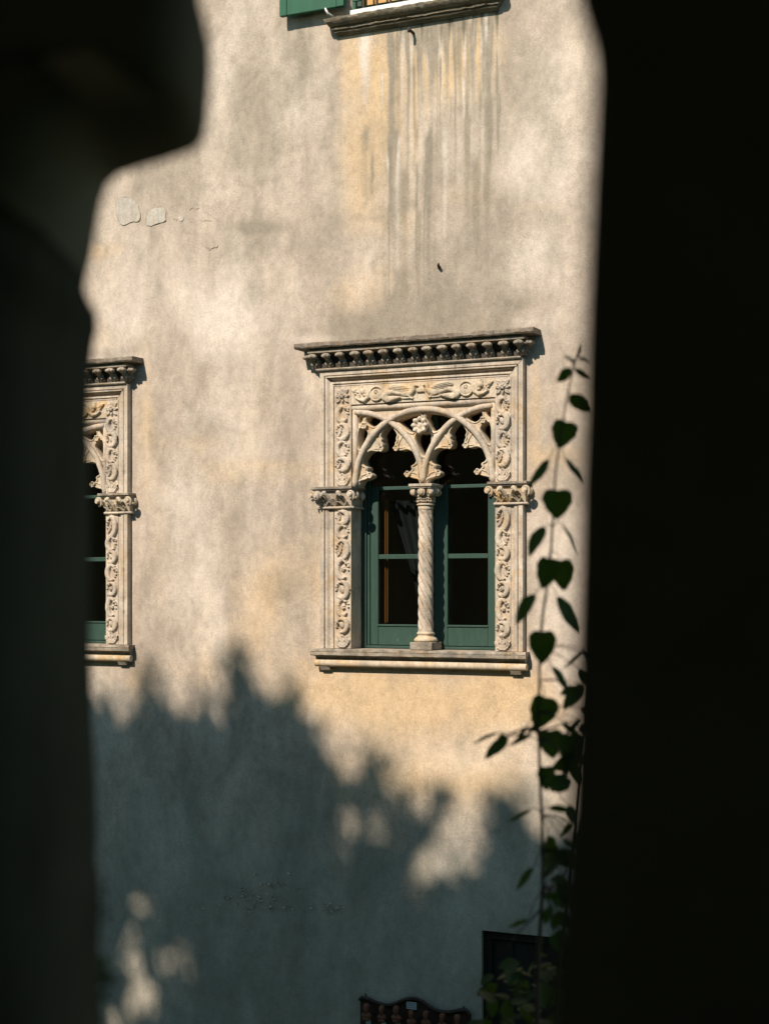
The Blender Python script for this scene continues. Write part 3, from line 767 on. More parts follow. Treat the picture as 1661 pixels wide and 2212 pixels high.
    # two cusped lights are open downwards, so the plate is one outline with bays plus closed holes
    outl = [(-.519, -.004)] + [(x - .2505, z) for x, z in light] + [(x + .2505, z) for x, z in light] + [(.519, -.004), (.519, .552), (-.519, .552)]
    holes = [TL, TR, BT, S1, S2, S3, mir(S1), mir(S2), mir(S3)]
    plate('tracery', sh(outl), [sh(h) for h in holes], -0.008, 0.085, 0.004, warm, win)
    # mouldings: great arch, the two half arches from the column, frame roll, thin beads along the cusps
    yv = -0.016
    def roll(pts, r, nm='tracery_moulding', y=yv, n=10, closed=False, m=M['stone']):
        MB().tube([(x, y, Z0 + z) for x, z in pts], r, n, closed=closed).build(nm, m, win, smooth=True)
    roll(circ(0, 0, R, 0, 180, 48), 0.0215, y=-0.020)
    roll(circ(-R, 0, R, 2, 90, 26), 0.0205)
    roll(circ(R, 0, R, 178, 90, 26), 0.0205)
    roll([(-.501, -.002), (-.501, .528), (.501, .528), (.501, -.002)][:2], 0.0185, y=-0.012)
    roll([(.501, -.002), (.501, .528)], 0.0185, y=-0.012)
    roll([(-.519, .530), (.519, .530)], 0.0195, y=-0.014)
    bead = MB()
    for dx in (-.2505, .2505):
        bead.tube([(x * 1.05 + dx, -0.010, Z0 + z * 1.0 + (0.006 if z > .38 else 0)) for x, z in light], 0.0062, 6)
        for s in (-1, 1):                            # secondary ribs feeding the cusps
            bead.tube([(dx + s * x, -0.009, Z0 + z) for x, z in ((.222, .05), (.214, .15), (.185, .235), (.145, .29), (.100, .345), (.045, .40))], 0.0065, 6)
            bead.tube([(dx + s * x, -0.009, Z0 + z) for x, z in ((.198, .20), (.165, .240), (.115, .252), (.070, .248))], 0.006, 6)
            bead.tube([(dx + s * x, -0.009, Z0 + z) for x, z in ((.105, .335), (.080, .30), (.066, .262))], 0.005, 6)
            bead.tube([(dx + s * x, -0.009, Z0 + z) for x, z in ((.228, .03), (.205, .072), (.170, .085), (.145, .072))], 0.006, 6)
    for hpoly in [TL, TR, BT, S1, S2, mir(S1), mir(S2)]:
        c0 = np.mean(hpoly, axis=0)
        bead.tube([(c0[0] + (x - c0[0]) * 1.06, -0.009, Z0 + c0[1] + (z - c0[1]) * 1.06) for x, z in hpoly], 0.005, 6, closed=True)
    bead.build('tracery_bead', warm, win, smooth=True)
    for dx in (-.2505, .2505):
        for s in (-1, 1):
            flower('cusp_flower', (dx + s * .056, -0.006, Z0 + .248), 0.0225, 4, warm, win, 0.024, False)
            flower('cusp_flower', (dx + s * .138, -0.006, Z0 + .072), 0.0235, 4, warm, win, 0.024, False)
    flower('centre_flower', (0, -0.040, Z0 + .388), 0.063, 8, M['stone_pale'], win, 0.05)
    for s in (-1, 1):
        flower('spandrel_flower', (s * .430, -0.010, Z0 + .408), 0.026, 6, warm, win, 0.026)
    # ---- springer capitals on the jambs
    def capital(xa, xb, seed, face):
        r = random.Random(seed)
        mb = MB()
        x0, x1 = xa, xb
        # flared bell
        v = [(x0 + .035, -0.046, 4.742), (x1 - .020, -0.046, 4.742), (x1 - .020, 0.19, 4.742), (x0 + .035, 0.19, 4.742),
             (x0 + .012, -0.072, 4.862), (x1 - .010, -0.072, 4.862), (x1 - .010, 0.19, 4.862), (x0 + .012, 0.19, 4.862)]
        mb.add(v, [(0, 3, 2, 1), (4, 5, 6, 7), (0, 1, 5, 4), (1, 2, 6, 5), (2, 3, 7, 6), (3, 0, 4, 7)])
        # moulded abacus
        MB().box(x0 - .006, x1 + .004, -0.098, 0.192, 4.866, 4.884).box(x0 + .002, x1 - .004, -0.088, 0.188, 4.8555, 4.8655).build('abacus', M['stone_old'], win, bevel=0.002)
        MB().tube([(x0 + .028, 0.0, 4.742), (x0 + .028, -0.052, 4.742), (x1 - .014, -0.052, 4.742), (x1 - .014, 0.185, 4.742)], 0.0095, 8).build('necking_ring', M['stone'], win, smooth=True)
        w = x1 - x0
        orn = mb
        for i, q in enumerate((0.03, 0.36, 0.68, 0.97)):
            x = x0 + w * q; sd = -1 if q < .5 else 1
            if i in (0, 3):                       # corner volutes: spiral scroll round a small eye
                rad = 0.026
                orn.tube([(x + sd * .004 + rad * math.cos(a) * (1 - a / 9), -0.094 - .004 * a, 4.826 + rad * 1.1 * math.sin(a) * (1 - a / 9)) for a in np.linspace(-1.6, 6.2, 20)], [.009 - .0002 * j for j in range(20)], 7)
                orn.ball((x + sd * .004, -.100, 4.826), .017, .018, .018, 12, 8)
            else:                                 # curled leaf leaning outwards with a drooping tip
                orn.tube([(x - sd * .03, -.055, 4.765), (x - sd * .018, -.078, 4.80), (x, -.098, 4.832), (x + sd * .016, -.110, 4.836), (x + sd * .024, -.112, 4.820)], [.010, .014, .0165, .016, .009], 8)
                orn.ball((x + sd * .004, -.104, 4.842), .019, .015, .013, 10, 7, lambda d: 1 + .12 * math.sin(d.x * 12))
                for e_ in (-1, 1):
                    orn.tube([(x - sd * .02, -.066, 4.79), (x - sd * .02 + e_ * .020, -.078, 4.806), (x - sd * .02 + e_ * .032, -.074, 4.800)], [.006, .007, .003], 6)
        for i in range(3):
            x = x0 + .045 + (w - .08) * (i + 0.5 + r.uniform(-.12, .12)) / 3
            for a in np.linspace(-1.1, 1.1, 5):      # fan of acanthus at the foot of the bell
                ln = r.uniform(.8, 1.15)
                tip = (x + 0.040 * ln * math.sin(a), -0.078 - 0.010 * math.cos(a), 4.756 + 0.046 * ln * math.cos(a * .8))
                mid = (x + 0.022 * math.sin(a), -0.064, 4.756 + 0.028 * math.cos(a * .8))
                orn.tube([(x, -0.050, 4.753), mid, tip], [0.006, 0.0075, 0.0035], 6)
        for s_ in ((x0 - .004, -1), (x1 + .002, 1)):
            for yb in (0.0, 0.09):
                orn.ball((s_[0], yb - .02, 4.822), 0.022, 0.027, 0.030, 10, 7)
        orn.build('capital', M['stone_warm'] if not face else M['stone'], win, auto=40)
        if face:
            xf = x0 + 0.050
            fb = MB()
            fb.ball((xf, -0.102, 4.815), 0.024, 0.024, 0.034, 14, 12, lambda d: 1 - 0.10 * max(0, -d.z) - 0.10 * (abs(d.z - 0.12) < 0.12 and d.y < -.5 and abs(abs(d.x) - .32) < .18))
            fb.ball((xf, -0.128, 4.812), 0.005, 0.007, 0.009, 8, 6)
            fb.ball((xf, -0.121, 4.796), 0.009, 0.006, 0.003, 8, 6)
            fb.tube([(xf + 0.027 * math.cos(a), -0.100, 4.822 + 0.028 * math.sin(a)) for a in np.linspace(-.6, 3.74, 12)], 0.0075, 6)
            for q in range(3): fb.ball((xf + .004, -0.085 + q * .004, 4.776 - q * .013), 0.011 - .002 * q, 0.010, 0.009, 8, 6)
            fb.build('carved_face', M['stone'], win, smooth=True)
    capital(-0.795, -0.492, 2, True)
    capital(0.492, 0.753, 5, False)
    # ---- twisted column
    cxm, cym = 0.012, 0.005
    MB().box(cxm - .079, cxm + .079, cym - .085, cym + .085, ZS + .001, 3.838).build('plinth', M['stone_old'], win, bevel=0.004, seg=2)
    MB().lathe([(.070, 3.838), (.078, 3.846), (.079, 3.854), (.070, 3.866), (.056, 3.876), (.052, 3.882), (.055, 3.886), (.060, 3.892), (.060, 3.899), (.053, 3.906), (.049, 3.915)], (cxm, cym, 0), 32).build('column_base', M['stone_warm'], win, smooth=True)
    v = []; f = []; nz, na = 150, 60
    z0, z1 = 3.912, 4.716
    for j in range(nz + 1):
        z = z0 + (z1 - z0) * j / nz
        end = min(1, (z - z0) / .03, (z1 - z) / .03)
        for i in range(na):
            a = 2 * math.pi * i / na
            ph = 3 * (a + (z - z0) * 1.0 / 0.0525 * 0.72)
            c = abs(math.cos(ph))
            rr = 0.0525 - (0.0160 * (1 - c ** 0.7) + 0.0022 * (abs(c - .78) < .07)) * end - 0.002 * (z - z0) / (z1 - z0)
            v.append((cxm + rr * math.cos(a), cym + rr * math.sin(a), z))
    for j in range(nz):
        for i in range(na):
            f.append((j * na + i, j * na + (i + 1) % na, (j + 1) * na + (i + 1) % na, (j + 1) * na + i))
    MB().add(v, f).build('twisted_shaft', M['stone'], win, smooth=True)
    MB().lathe([(.046, 4.712), (.052, 4.716), (.052, 4.738), (.048, 4.741), (.056, 4.744), (.063, 4.750), (.056, 4.757), (.050, 4.760)], (cxm, cym, 0), 32).build('necking_ring', M['stone_warm'], win, smooth=True)
    cb = MB()
    cb.lathe([(.049, 4.758), (.052, 4.79), (.060, 4.82), (.074, 4.85), (.080, 4.862)], (cxm, cym, 0), 24)
    for i in range(8):
        a0 = i * math.pi / 4 + .2
        for lev in range(3):
            for q in (-.22, 0, .22):
                a = a0 + q
                cb.tube([(cxm + .049 * math.cos(a), cym + .049 * math.sin(a), 4.762 + lev * .017), (cxm + .060 * math.cos(a), cym + .060 * math.sin(a), 4.772 + lev * .017), (cxm + .063 * math.cos(a + q * .6), cym + .063 * math.sin(a + q * .6), 4.779 + lev * .017)], [.004, .007, .003], 6)
    for i in range(8):
        a = i * math.pi / 4 + math.pi / 8 * (0 if i % 2 else 0) - math.pi / 4
        rad = .088 if i % 2 == 0 else .074
        cb.ball((cxm + rad * math.cos(a), cym + rad * math.sin(a), 4.833), .023, .023, .027, 12, 8, lambda d: 1 - 0.14 * (abs(math.sin(d.z * 5 + d.x * 2)) < 0.22))
        cb.tube([(cxm + (rad + .004) * math.cos(a) + .024 * math.cos(t) * math.sin(a), cym + (rad + .004) * math.sin(a) - .024 * math.cos(t) * math.cos(a), 4.833 + .027 * math.sin(t)) for t in np.linspace(-.5, 4.2, 12)], .0045, 6)
    cb.build('column_capital', M['stone_warm'], win, smooth=True)
    MB().box(cxm - .083, cxm + .083, cym - .098, cym + .100, 4.868, 4.886).box(cxm - .076, cxm + .076, cym - .090, cym + .092, 4.858, 4.8675).build('abacus', M['stone'], win, bevel=0.002)
    # ---- cornice
    prof = [(-.03, 5.670), (.058, 5.672), (.066, 5.676), (.070, 5.682), (.066, 5.689), (.056, 5.692), (.020, 5.694), (.020, 5.74), (.030, 5.776), (.096, 5.790), (.114, 5.792), (.116, 5.806), (.108, 5.808), (.100, 5.811), (.100, 5.823), (-.03, 5.823)]
    v = []; f = []; n = len(prof)
    for P, z in prof:
        xo = HALF - .052 + max(P, 0) * 0.86
        xo = min(xo, HALF + .075)
        v += [(-xo - .034, -P, z), (xo - .034, -P, z), (-xo - .034, .03, z), (xo - .034, .03, z)]
    for i in range(n - 1):
        a, b = 4 * i, 4 * i + 4
        f += [(a, a + 1, b + 1, b), (a + 2, a, b, b + 2), (a + 1, a + 3, b + 3, b + 1)]
    f += [(0, 2, 3, 1), (4 * n - 4, 4 * n - 3, 4 * n - 1, 4 * n - 2)]
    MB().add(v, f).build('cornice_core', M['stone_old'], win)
    MB().add([(x_ - .034, y_, z_) for x_, y_, z_ in ((-.706, -.050, 5.6935), (.706, -.050, 5.6935), (.716, -.0345, 5.742), (-.716, -.0345, 5.742), (.742, -.060, 5.789), (-.742, -.060, 5.789))], [(0, 1, 2, 3), (3, 2, 4, 5)]).build('cove_shade_strip', M['cove_shade'], win)  # dark strip that paints the shade between the cornice leaves
    # broken-edged top slab in two lengths
    for i, (xa, xb) in enumerate(((-.900, -.086), (-.083, .820))):
        xs_ = np.linspace(xa, xb, 90); v = []; f = []
        ring = [(.0, 5.860), (.138, 5.860), (.146, 5.853), (.146, 5.832), (.139, 5.823), (.0, 5.823)]
        for j, x in enumerate(xs_):
            for k_, (P, z) in enumerate(ring):
                w = (float(fbm(np.array(x * 30 + k_ * 3.1), np.array(k_ * 7.7 + i), 3, 31)) - .5)
                v.append((x, -(P + (0.010 * w if P > .1 else (-.02 if P == 0 else 0))), z + 0.010 * w * (1 if P > .1 else 0) - 0.0015 * i))
        m_ = len(ring)
        for j in range(len(xs_) - 1):
            for k_ in range(m_):
                f.append((j * m_ + k_, (j + 1) * m_ + k_, (j + 1) * m_ + (k_ + 1) % m_, j * m_ + (k_ + 1) % m_))
        f += [tuple(range(m_)), tuple((len(xs_) - 1) * m_ + q for q in range(m_))[::-1]]
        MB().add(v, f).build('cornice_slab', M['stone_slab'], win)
    # leaves of the cornice: one shape, many copies
    v = []; f = []; na, nt_ = 11, 16
    for j in range(nt_ + 1):
        t = j / nt_
        # leaf body rises in front of the cove and narrows to a neck under the curl
        zc = .003 + .066 * t; pc = .056 + .030 * t ** 1.3 + .010 * math.sin(t * math.pi)
        wd = (.0330 - .013 * t ** 2.2) * (1 + .12 * math.sin(t * 26))
        for i in range(na):
            s = -1 + 2 * i / (na - 1)
            rib = .0055 * math.cos(s * math.pi * 2.5) * (0.5 + 0.5 * t)
            v.append((s * wd, -(pc + rib - .018 * s * s), 5.690 + zc - .006 * s * s * t))
    for j in range(nt_):
        for i in range(na - 1):
            f.append((j * na + i, j * na + i + 1, (j + 1) * na + i + 1, (j + 1) * na + i))
    lmb = MB().add(v, f)
    # the rolled-over tip: a ribbed, scalloped ball standing clear of the fillet
    lmb.ball((0, -.112, 5.767), .0310, .026, .0200, 26, 12, lambda d: (1 + .17 * math.cos(math.atan2(d.x, -d.y + .4) * 8) * (1 - .6 * d.z * d.z)) * (1 - .30 * max(0, -d.z - .1)))
    lmb.tube([(0, -.070, 5.745), (0, -.095, 5.752), (0, -.112, 5.764)], [.011, .012, .012], 8)
    for sx in (-1, 1):
        lmb.tube([(sx * .006, -.088, 5.740), (sx * .016, -.098, 5.752), (sx * .026, -.094, 5.758)], [.004, .0055, .003], 6)
        lmb.tube([(sx * .008, -.072, 5.705), (sx * .018, -.082, 5.718), (sx * .027, -.078, 5.724)], [.004, .006, .003], 6)
    lf = lmb.build('cornice_leaf', M['stone_old'], win, smooth=True)
    N = 15
    first = True
    for i in range(N):
        x = -.742 + 1.484 * i / (N - 1) - .034
        o = lf if first else link('cornice_leaf', lf.data, win)
        first = False
        o.location = (x, 0, 0)
        o.rotation_euler = (random.uniform(-.03, .03) * 0, 0, 0)
        o.location.x += random.uniform(-.006, .006)
        o.scale = (random.uniform(.84, 1.10), random.uniform(.94, 1.03), random.uniform(.999, 1.001))
        if o.scale[2] != 1: o.location.z = 5.69 * (1 - o.scale[2])
    for s in (-1, 1):
        for k_, (ang, xx, yy, sc) in enumerate(((s * 48, s * .706, .012, 1.15), (s * 90, s * .700, .03, 1.0))):
            o = link('cornice_leaf', lf.data, win)
            o.location = (xx - .034, yy, 0); o.rotation_euler = (0, 0, math.radians(ang)); o.scale = (1, sc, 1)
    # ---- sill
    prof = [(-.03, 3.785), (.076, 3.785), (.080, 3.781), (.080, 3.766), (.076, 3.764), (.080, 3.762), (.079, 3.742), (.073, 3.737), (.044, 3.735), (.034, 3.729), (.030, 3.712), (-.03, 3.711)]
    xs_ = np.linspace(-.811, .745, 80); v = []; f = []; m_ = len(prof)
    for j, x in enumerate(xs_):
        for k_, (P, z) in enumerate(prof):
            w = (float(fbm(np.array(x * 22 + k_ * 1.3), np.array(k_ * 5.7), 3, 41)) - .5)
            xx = x
            if z < 3.736: xx = -.033 + (x + .033) * (.760 / .778)
            v.append((xx, -(P + .006 * w * (P > .06)), z + .004 * w * (P > .06)))
    for j in range(len(xs_) - 1):
        for k_ in range(m_ - 1):
            f.append((j * m_ + k_, (j + 1) * m_ + k_, (j + 1) * m_ + k_ + 1, j * m_ + k_ + 1))
    f += [tuple(range(m_)), tuple((len(xs_) - 1) * m_ + q for q in range(m_))[::-1]]
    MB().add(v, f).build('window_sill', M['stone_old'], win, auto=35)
    MB().tube([(-.790, -.034, 3.686), (-.25, -.034, 3.686), (.25, -.034, 3.687), (.738, -.034, 3.686)], .0245, 16).build('sill_moulding', M['stone_warm'], win, auto=40)
    for s in (-1, 1):
        xa, xb = sorted((s * .725 - .03, s * .655 - .03))
        MB().add([(xa, -.046, 3.664), (xb, -.046, 3.664), (xb, .01, 3.664), (xa, .01, 3.664), (xa, -.030, 3.638), (xb, -.030, 3.638), (xb, .01, 3.638), (xa, .01, 3.638)],
                 [(0, 1, 2, 3), (4, 7, 6, 5), (0, 4, 5, 1), (1, 5, 6, 2), (2, 6, 7, 3), (3, 7, 4, 0)]).build('sill_bracket', M['stone_old'], win)
    # ---- timber: outer frame, two glazed leaves, fanlight behind the tracery
    g = M['green']
    yf = 0.118
    fr = MB()
    for s in (-1, 1):
        xa, xb = sorted((s * .523, s * .482)); fr.box(xa, xb, yf, yf + .06, ZS + .001, 5.46)
        xa, xb = sorted((s * .481, s * .462)); fr.box(xa, xb, yf + .014, yf + .06, ZS + .020, 5.46)
    fr.box(-.481, .481, yf + .002, yf + .06, ZS + .001, ZS + .019)
    fr.box(-.461, .461, yf + .030, yf + .058, 4.8665, 4.889)
    fr.box(-.018, .046, yf + .010, yf + .058, 4.8895, 5.46)
    fr.build('window_frame', g, win, bevel=0.003)
    for (xa, xb) in ((-.459, .010), (.016, .459)):
        y0, y1 = yf + .020, yf + .062
        lf_ = MB()
        st_l = .058 if xa < 0 else .096; st_r = .055 if xa < 0 else .058
        lf_.box(xa, xa + st_l, y0, y1, ZS + .022, 4.8875)
        lf_.box(xb - st_r, xb, y0, y1, ZS + .022, 4.8875)
        lf_.box(xa + st_l + .0005, xb - st_r - .0005, y0 + .002, y1, ZS + .022, 3.946)
        lf_.box(xa + st_l + .0005, xb - st_r - .0005, y0 + .002, y0 + .028, 4.864, 4.8875)
        lf_.box(xa + st_l + .0005, xb - st_r - .0005, y0 + .004, y1 - .004, 4.394, 4.426)
        lf_.box(xa + st_l - .006, xb - st_r + .006, y0 - .006, y0 + .001, 3.936, 3.950)
        lf_.build('casement', g, win, bevel=0.003)
        for za, zb in ((3.947, 4.393), (4.427, 4.863)):
            MB().box(xa + st_l + .001, xb - st_r - .001, y0 + .020, y0 + .024, za, zb).build('glass_pane', M['glass'], win)
    for xa, xb in ((-.460, -.019), (.047, .460)):
        MB().box(xa, xb, yf + .034, yf + .038, 4.890, 5.455).build('glass_pane', M['glass'], win)
    # ---- room behind
    v = [(-.95, .43, 3.0), (.95, .43, 3.0), (.95, 2.6, 3.0), (-.95, 2.6, 3.0), (-.95, .43, 5.9), (.95, .43, 5.9), (.95, 2.6, 5.9), (-.95, 2.6, 5.9)]
    MB().add(v, [(0, 1, 2, 3), (4, 7, 6, 5), (1, 5, 6, 2), (2, 6, 7, 3), (3, 7, 4, 0)]).build('room', M['room'], win)
    for k_, (xa, yb) in enumerate(((-.383, .205), (-.371, .215))):
        MB().box(xa, xa + .0065, yb, yb + .02, 3.96 if k_ else 3.955, 4.80).build('inner_shutter', M['wood'], win, bevel=.002)
    # sheer curtain drawn to one side
    v = []; f = []; nu, nv = 40, 24
    for j in range(nv + 1):
        t = j / nv
        for i in range(nu + 1):
            s = i / nu
            width = .30 * (0.35 + 0.65 * t ** 1.4)
            v.append((-.09 - width * s + .10 * (1 - t), .31 + .020 * math.sin(s * 30) * (.5 + .5 * t) + .012 * math.sin(s * 13 + 1), 3.75 + 1.05 * t))
    for j in range(nv):
        for i in range(nu):
            a = j * (nu + 1) + i
            f.append((a, a + 1, a + nu + 2, a + nu + 1))
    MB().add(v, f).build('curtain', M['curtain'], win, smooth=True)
    return win

win1 = make_window(WX[0])
win1['label'] = 'complete twin-arched carved stone window with twisted column and green casements'
# second window: same carving, parts copied
win2 = win1.copy(); col.objects.link(win2); win2.location.x = WX[1]
win2['label'] = 'carved stone window at the left, mostly hidden by the dark foreground wall'
for ch in list(win1.children):
    c = ch.copy(); col.objects.link(c); c.parent = win2

# ------------------------------------------------------------------ upper window
def upper_window():
    prof = [(-.02, 8.062), (.092, 8.058), (.100, 8.052), (.099, 8.038), (.094, 8.028), (.086, 8.020), (.074, 8.010), (.060, 8.004), (.052, 8.002), (.050, 7.994), (.058, 7.992), (.058, 7.985), (.040, 7.982), (.044, 7.976), (.043, 7.969), (.024, 7.965), (.016, 7.952), (-.02, 7.950)]
    xs_ = np.linspace(-.702, .602, 130); v = []; f = []; m_ = len(prof)
    for j, x in enumerate(xs_):
        for k_, (P, z) in enumerate(prof):
            w = (float(fbm(np.array(x * 20 + k_ * .5), np.array(k_ * 1.7), 4, 51)) - .5)
            ins = (8.058 - z) * 0.7                     # ends step back as the moulding does
            xx = -.05 + (x + .05) * (1 - ins / .65)
            v.append((xx, -(P + .014 * w * (P > .04)), z + .014 * w * (P > .04)))
    for j in range(len(xs_) - 1):
        for k_ in range(m_ - 1):
            f.append((j * m_ + k_, (j + 1) * m_ + k_, (j + 1) * m_ + k_ + 1, j * m_ + k_ + 1))
    f += [tuple(range(m_)), tuple((len(xs_) - 1) * m_ + q for q in range(m_))[::-1]]
    w = MB().add(v, f).build('upper_window', M['stone_dark'], villa, auto=30)
    w['label'] = 'upper window with weathered dark stone sill and green shutter, cut off by top of frame'
    MB().box(-.538, .468, -.015, .40, 8.064, 8.118).build('marble_threshold', M['marble'], w, bevel=.004)
    # open shutter leaf hooked back on the wall
    xa, xb, za, zb = -1.040, -.548, 8.128, 9.50
    st = .055
    sh = MB().box(xa, xa + st, -.088, -.052, za, zb).box(xb - st, xb, -.088, -.052, za, zb).box(xa + st + .001, xb - st - .001, -.086, -.053, za, za + .13).box(xa + st + .001, xb - st - .001, -.086, -.053, zb - .11, zb)
    o = sh.build('shutter', M['shutter_green'], w, bevel=.004, seg=2)
    zz = za + .15; first = None
    while zz < zb - .13:
        if first is None:
            first = MB().add([(xa + st, -.084, 0), (xb - st, -.084, 0), (xb - st, -.058, .030), (xa + st, -.058, .030), (xa + st, -.080, -.006), (xb - st, -.080, -.006), (xb - st, -.054, .024), (xa + st, -.054, .024)],
                             [(0, 1, 2, 3), (4, 7, 6, 5), (0, 4, 5, 1), (1, 5, 6, 2), (2, 6, 7, 3), (3, 7, 4, 0)]).build('shutter_slat', M['shutter_green'], w, loc=(0, 0, zz))
        else: link('shutter_slat', first.data, w, (0, 0, zz))
        zz += .034
    MB().box(xb, xb + .012, -.075, -.02, 8.25, 8.33).box(xb, xb + .012, -.075, -.02, 9.25, 9.33).build('hinge', M['iron'], w)
    MB().tube([(-.655, .01, 8.085), (-.655, -.10, 8.085)], .007, 8).tube([(-.655, -.098, 8.080), (-.672, -.100, 8.108), (-.680, -.100, 8.126)], [.009, .008, .006], 8).build('shutter_hook', M['marble'], w, smooth=True)
    # timber frame, blind and the small iron balustrade
    fr = MB().box(-.539, -.48, .05, .11, 8.12, 9.55).box(.41, .469, .05, .11, 8.12, 9.55).box(-.479, .409, .05, .11, 9.47, 9.55).box(-.479, .409, .052, .11, 8.12, 8.16)
    fr.build('window_frame', M['green'], w, bevel=.003)
    MB().box(-.479, .409, .115, .122, 8.14, 9.5).build('blind', M['blind'], w)
    MB().box(-.52, .45, -.008, .010, 8.175, 8.200).box(-.52, .45, -.008, .010, 8.90, 8.93).box(-.52, -.498, -.006, .008, 8.118, 8.175).box(.43, .448, -.006, .008, 8.118, 8.175).build('balustrade_rail', M['shutter_green'], w, bevel=.003)
    bar = None
    for k in range(9):
        x = -.44 + k * .1
        if bar is None: bar = MB().box(-.0065, .0065, -.0055, .0075, 8.118, 8.90).build('balustrade_bar', M['iron'], w, loc=(x, 0, 0))
        else: link('balustrade_bar', bar.data, w, (x, 0, 0))
    MB().add([(-.6, .43, 8.0), (.6, .43, 8.0), (.6, 2.6, 8.0), (-.6, 2.6, 8.0), (-.6, .43, 9.7), (.6, .43, 9.7), (.6, 2.6, 9.7), (-.6, 2.6, 9.7)], [(0, 1, 2, 3), (4, 7, 6, 5), (1, 5, 6, 2), (2, 6, 7, 3), (3, 7, 4, 0)]).build('room', M['room'], w)
upper_window()

# iron hook under the upper sill and a broken peg lower down
hx, hz = on_wall(893, 71)
MB().tube([(hx, .02, hz), (hx, -.055, hz + .002), (hx - .004, -.068, hz + .004)], [.010, .010, .011], 10).tube([(hx - .004, -.066, hz + .016), (hx - .004, -.066, hz - .012)], .010, 8).build('iron_hook', M['iron'], villa, smooth=True)
px_, pz_ = on_wall(948, 578)
MB().tube([(px_ - .002, .02, pz_ - .004), (px_ + .010, -.035, pz_ + .012), (px_ + .016, -.042, pz_ + .022)], [.013, .009, .004], 8).build('wooden_peg', M['iron'], villa, smooth=True)

# loose and missing plaster: irregular patches with raised, curled rims
def patch(pts, name='plaster_patch', rim=True, y=-.0045):
    w = [on_wall(u, v) for u, v in smooth_poly(pts, 2)]
    w = [(x + random.uniform(-.003, .003), z + random.uniform(-.003, .003)) for x, z in w]
    mb = MB(); n = len(w)
    mb.add([(x, y, z) for x, z in w] + [(x, .004, z) for x, z in w], [tuple(range(n))[::-1]] + [(i, (i + 1) % n, n + (i + 1) % n, n + i) for i in range(n)])
    o = mb.build(name, M['plaster_patch'], villa)
    if rim:
        MB().tube([(x, y - .001, z) for x, z in w], [max(.0003, random.uniform(-.004, .0026)) for _ in w], 6, closed=True).build('plaster_rim', M['plaster_rim'], villa, smooth=True)
patch([(251, 432), (262, 424), (282, 425), (298, 440), (305, 462), (302, 480), (282, 478), (268, 488), (257, 478), (250, 455)])
patch([(318, 462), (328, 449), (345, 446), (360, 449), (358, 465), (360, 478), (338, 482), (325, 490), (314, 482)])
patch([(385, 467), (396, 465), (398, 476), (388, 478)], rim=False)
fl = MB()
rf = random.Random(4)
def flake(u, v, r):
    x, z = on_wall(u, v)
    n = 6; a0 = rf.random() * 6
    pts = [(x + r * rf.uniform(.5, 1.2) * math.cos(a0 + i * 1.047), -.004 - rf.random() * .010, z + r * rf.uniform(.4, 1.0) * math.sin(a0 + i * 1.047)) for i in range(n)]
    fl.add(pts + [(x, -.002, z)], [(i, (i + 1) % n, n) for i in range(n)])
for k in range(60):
    flake(rf.gauss(560, 46), rf.gauss(1935, 24), rf.uniform(.006, .017))
for k in range(12):
    flake(rf.gauss(715, 12), rf.gauss(1962, 4), rf.uniform(.006, .014))
tag(fl.build('flaking_plaster', M['stone_pale'], villa), kind='stuff')
# hairline cracks and blisters round the bare patches
for (u0, v0, u1, v1) in ((402, 452, 432, 448), (440, 455, 478, 478), (410, 480, 455, 474), (438, 530, 452, 538), (452, 540, 470, 532), (366, 468, 384, 474)):
    pts = []
    for k in range(9):
        t = k / 8
        x, z = on_wall(u0 + (u1 - u0) * t + rf.uniform(-2, 2), v0 + (v1 - v0) * t + rf.uniform(-3, 3))
        pts.append((x, -.002, z))
    MB().tube(pts, [max(.0004, rf.uniform(-.001, .0030)) for _ in pts], 6).build('plaster_rim', M['plaster_rim'], villa, smooth=True)

# ground-floor doorway with a boarded door in deep shade
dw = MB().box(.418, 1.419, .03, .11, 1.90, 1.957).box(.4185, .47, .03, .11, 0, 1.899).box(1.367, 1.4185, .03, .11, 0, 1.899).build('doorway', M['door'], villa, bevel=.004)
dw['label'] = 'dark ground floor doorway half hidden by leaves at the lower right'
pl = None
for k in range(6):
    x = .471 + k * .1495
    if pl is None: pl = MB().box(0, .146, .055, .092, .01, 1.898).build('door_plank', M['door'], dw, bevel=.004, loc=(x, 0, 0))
    else: link('door_plank', pl.data, dw, (x, 0, 0))

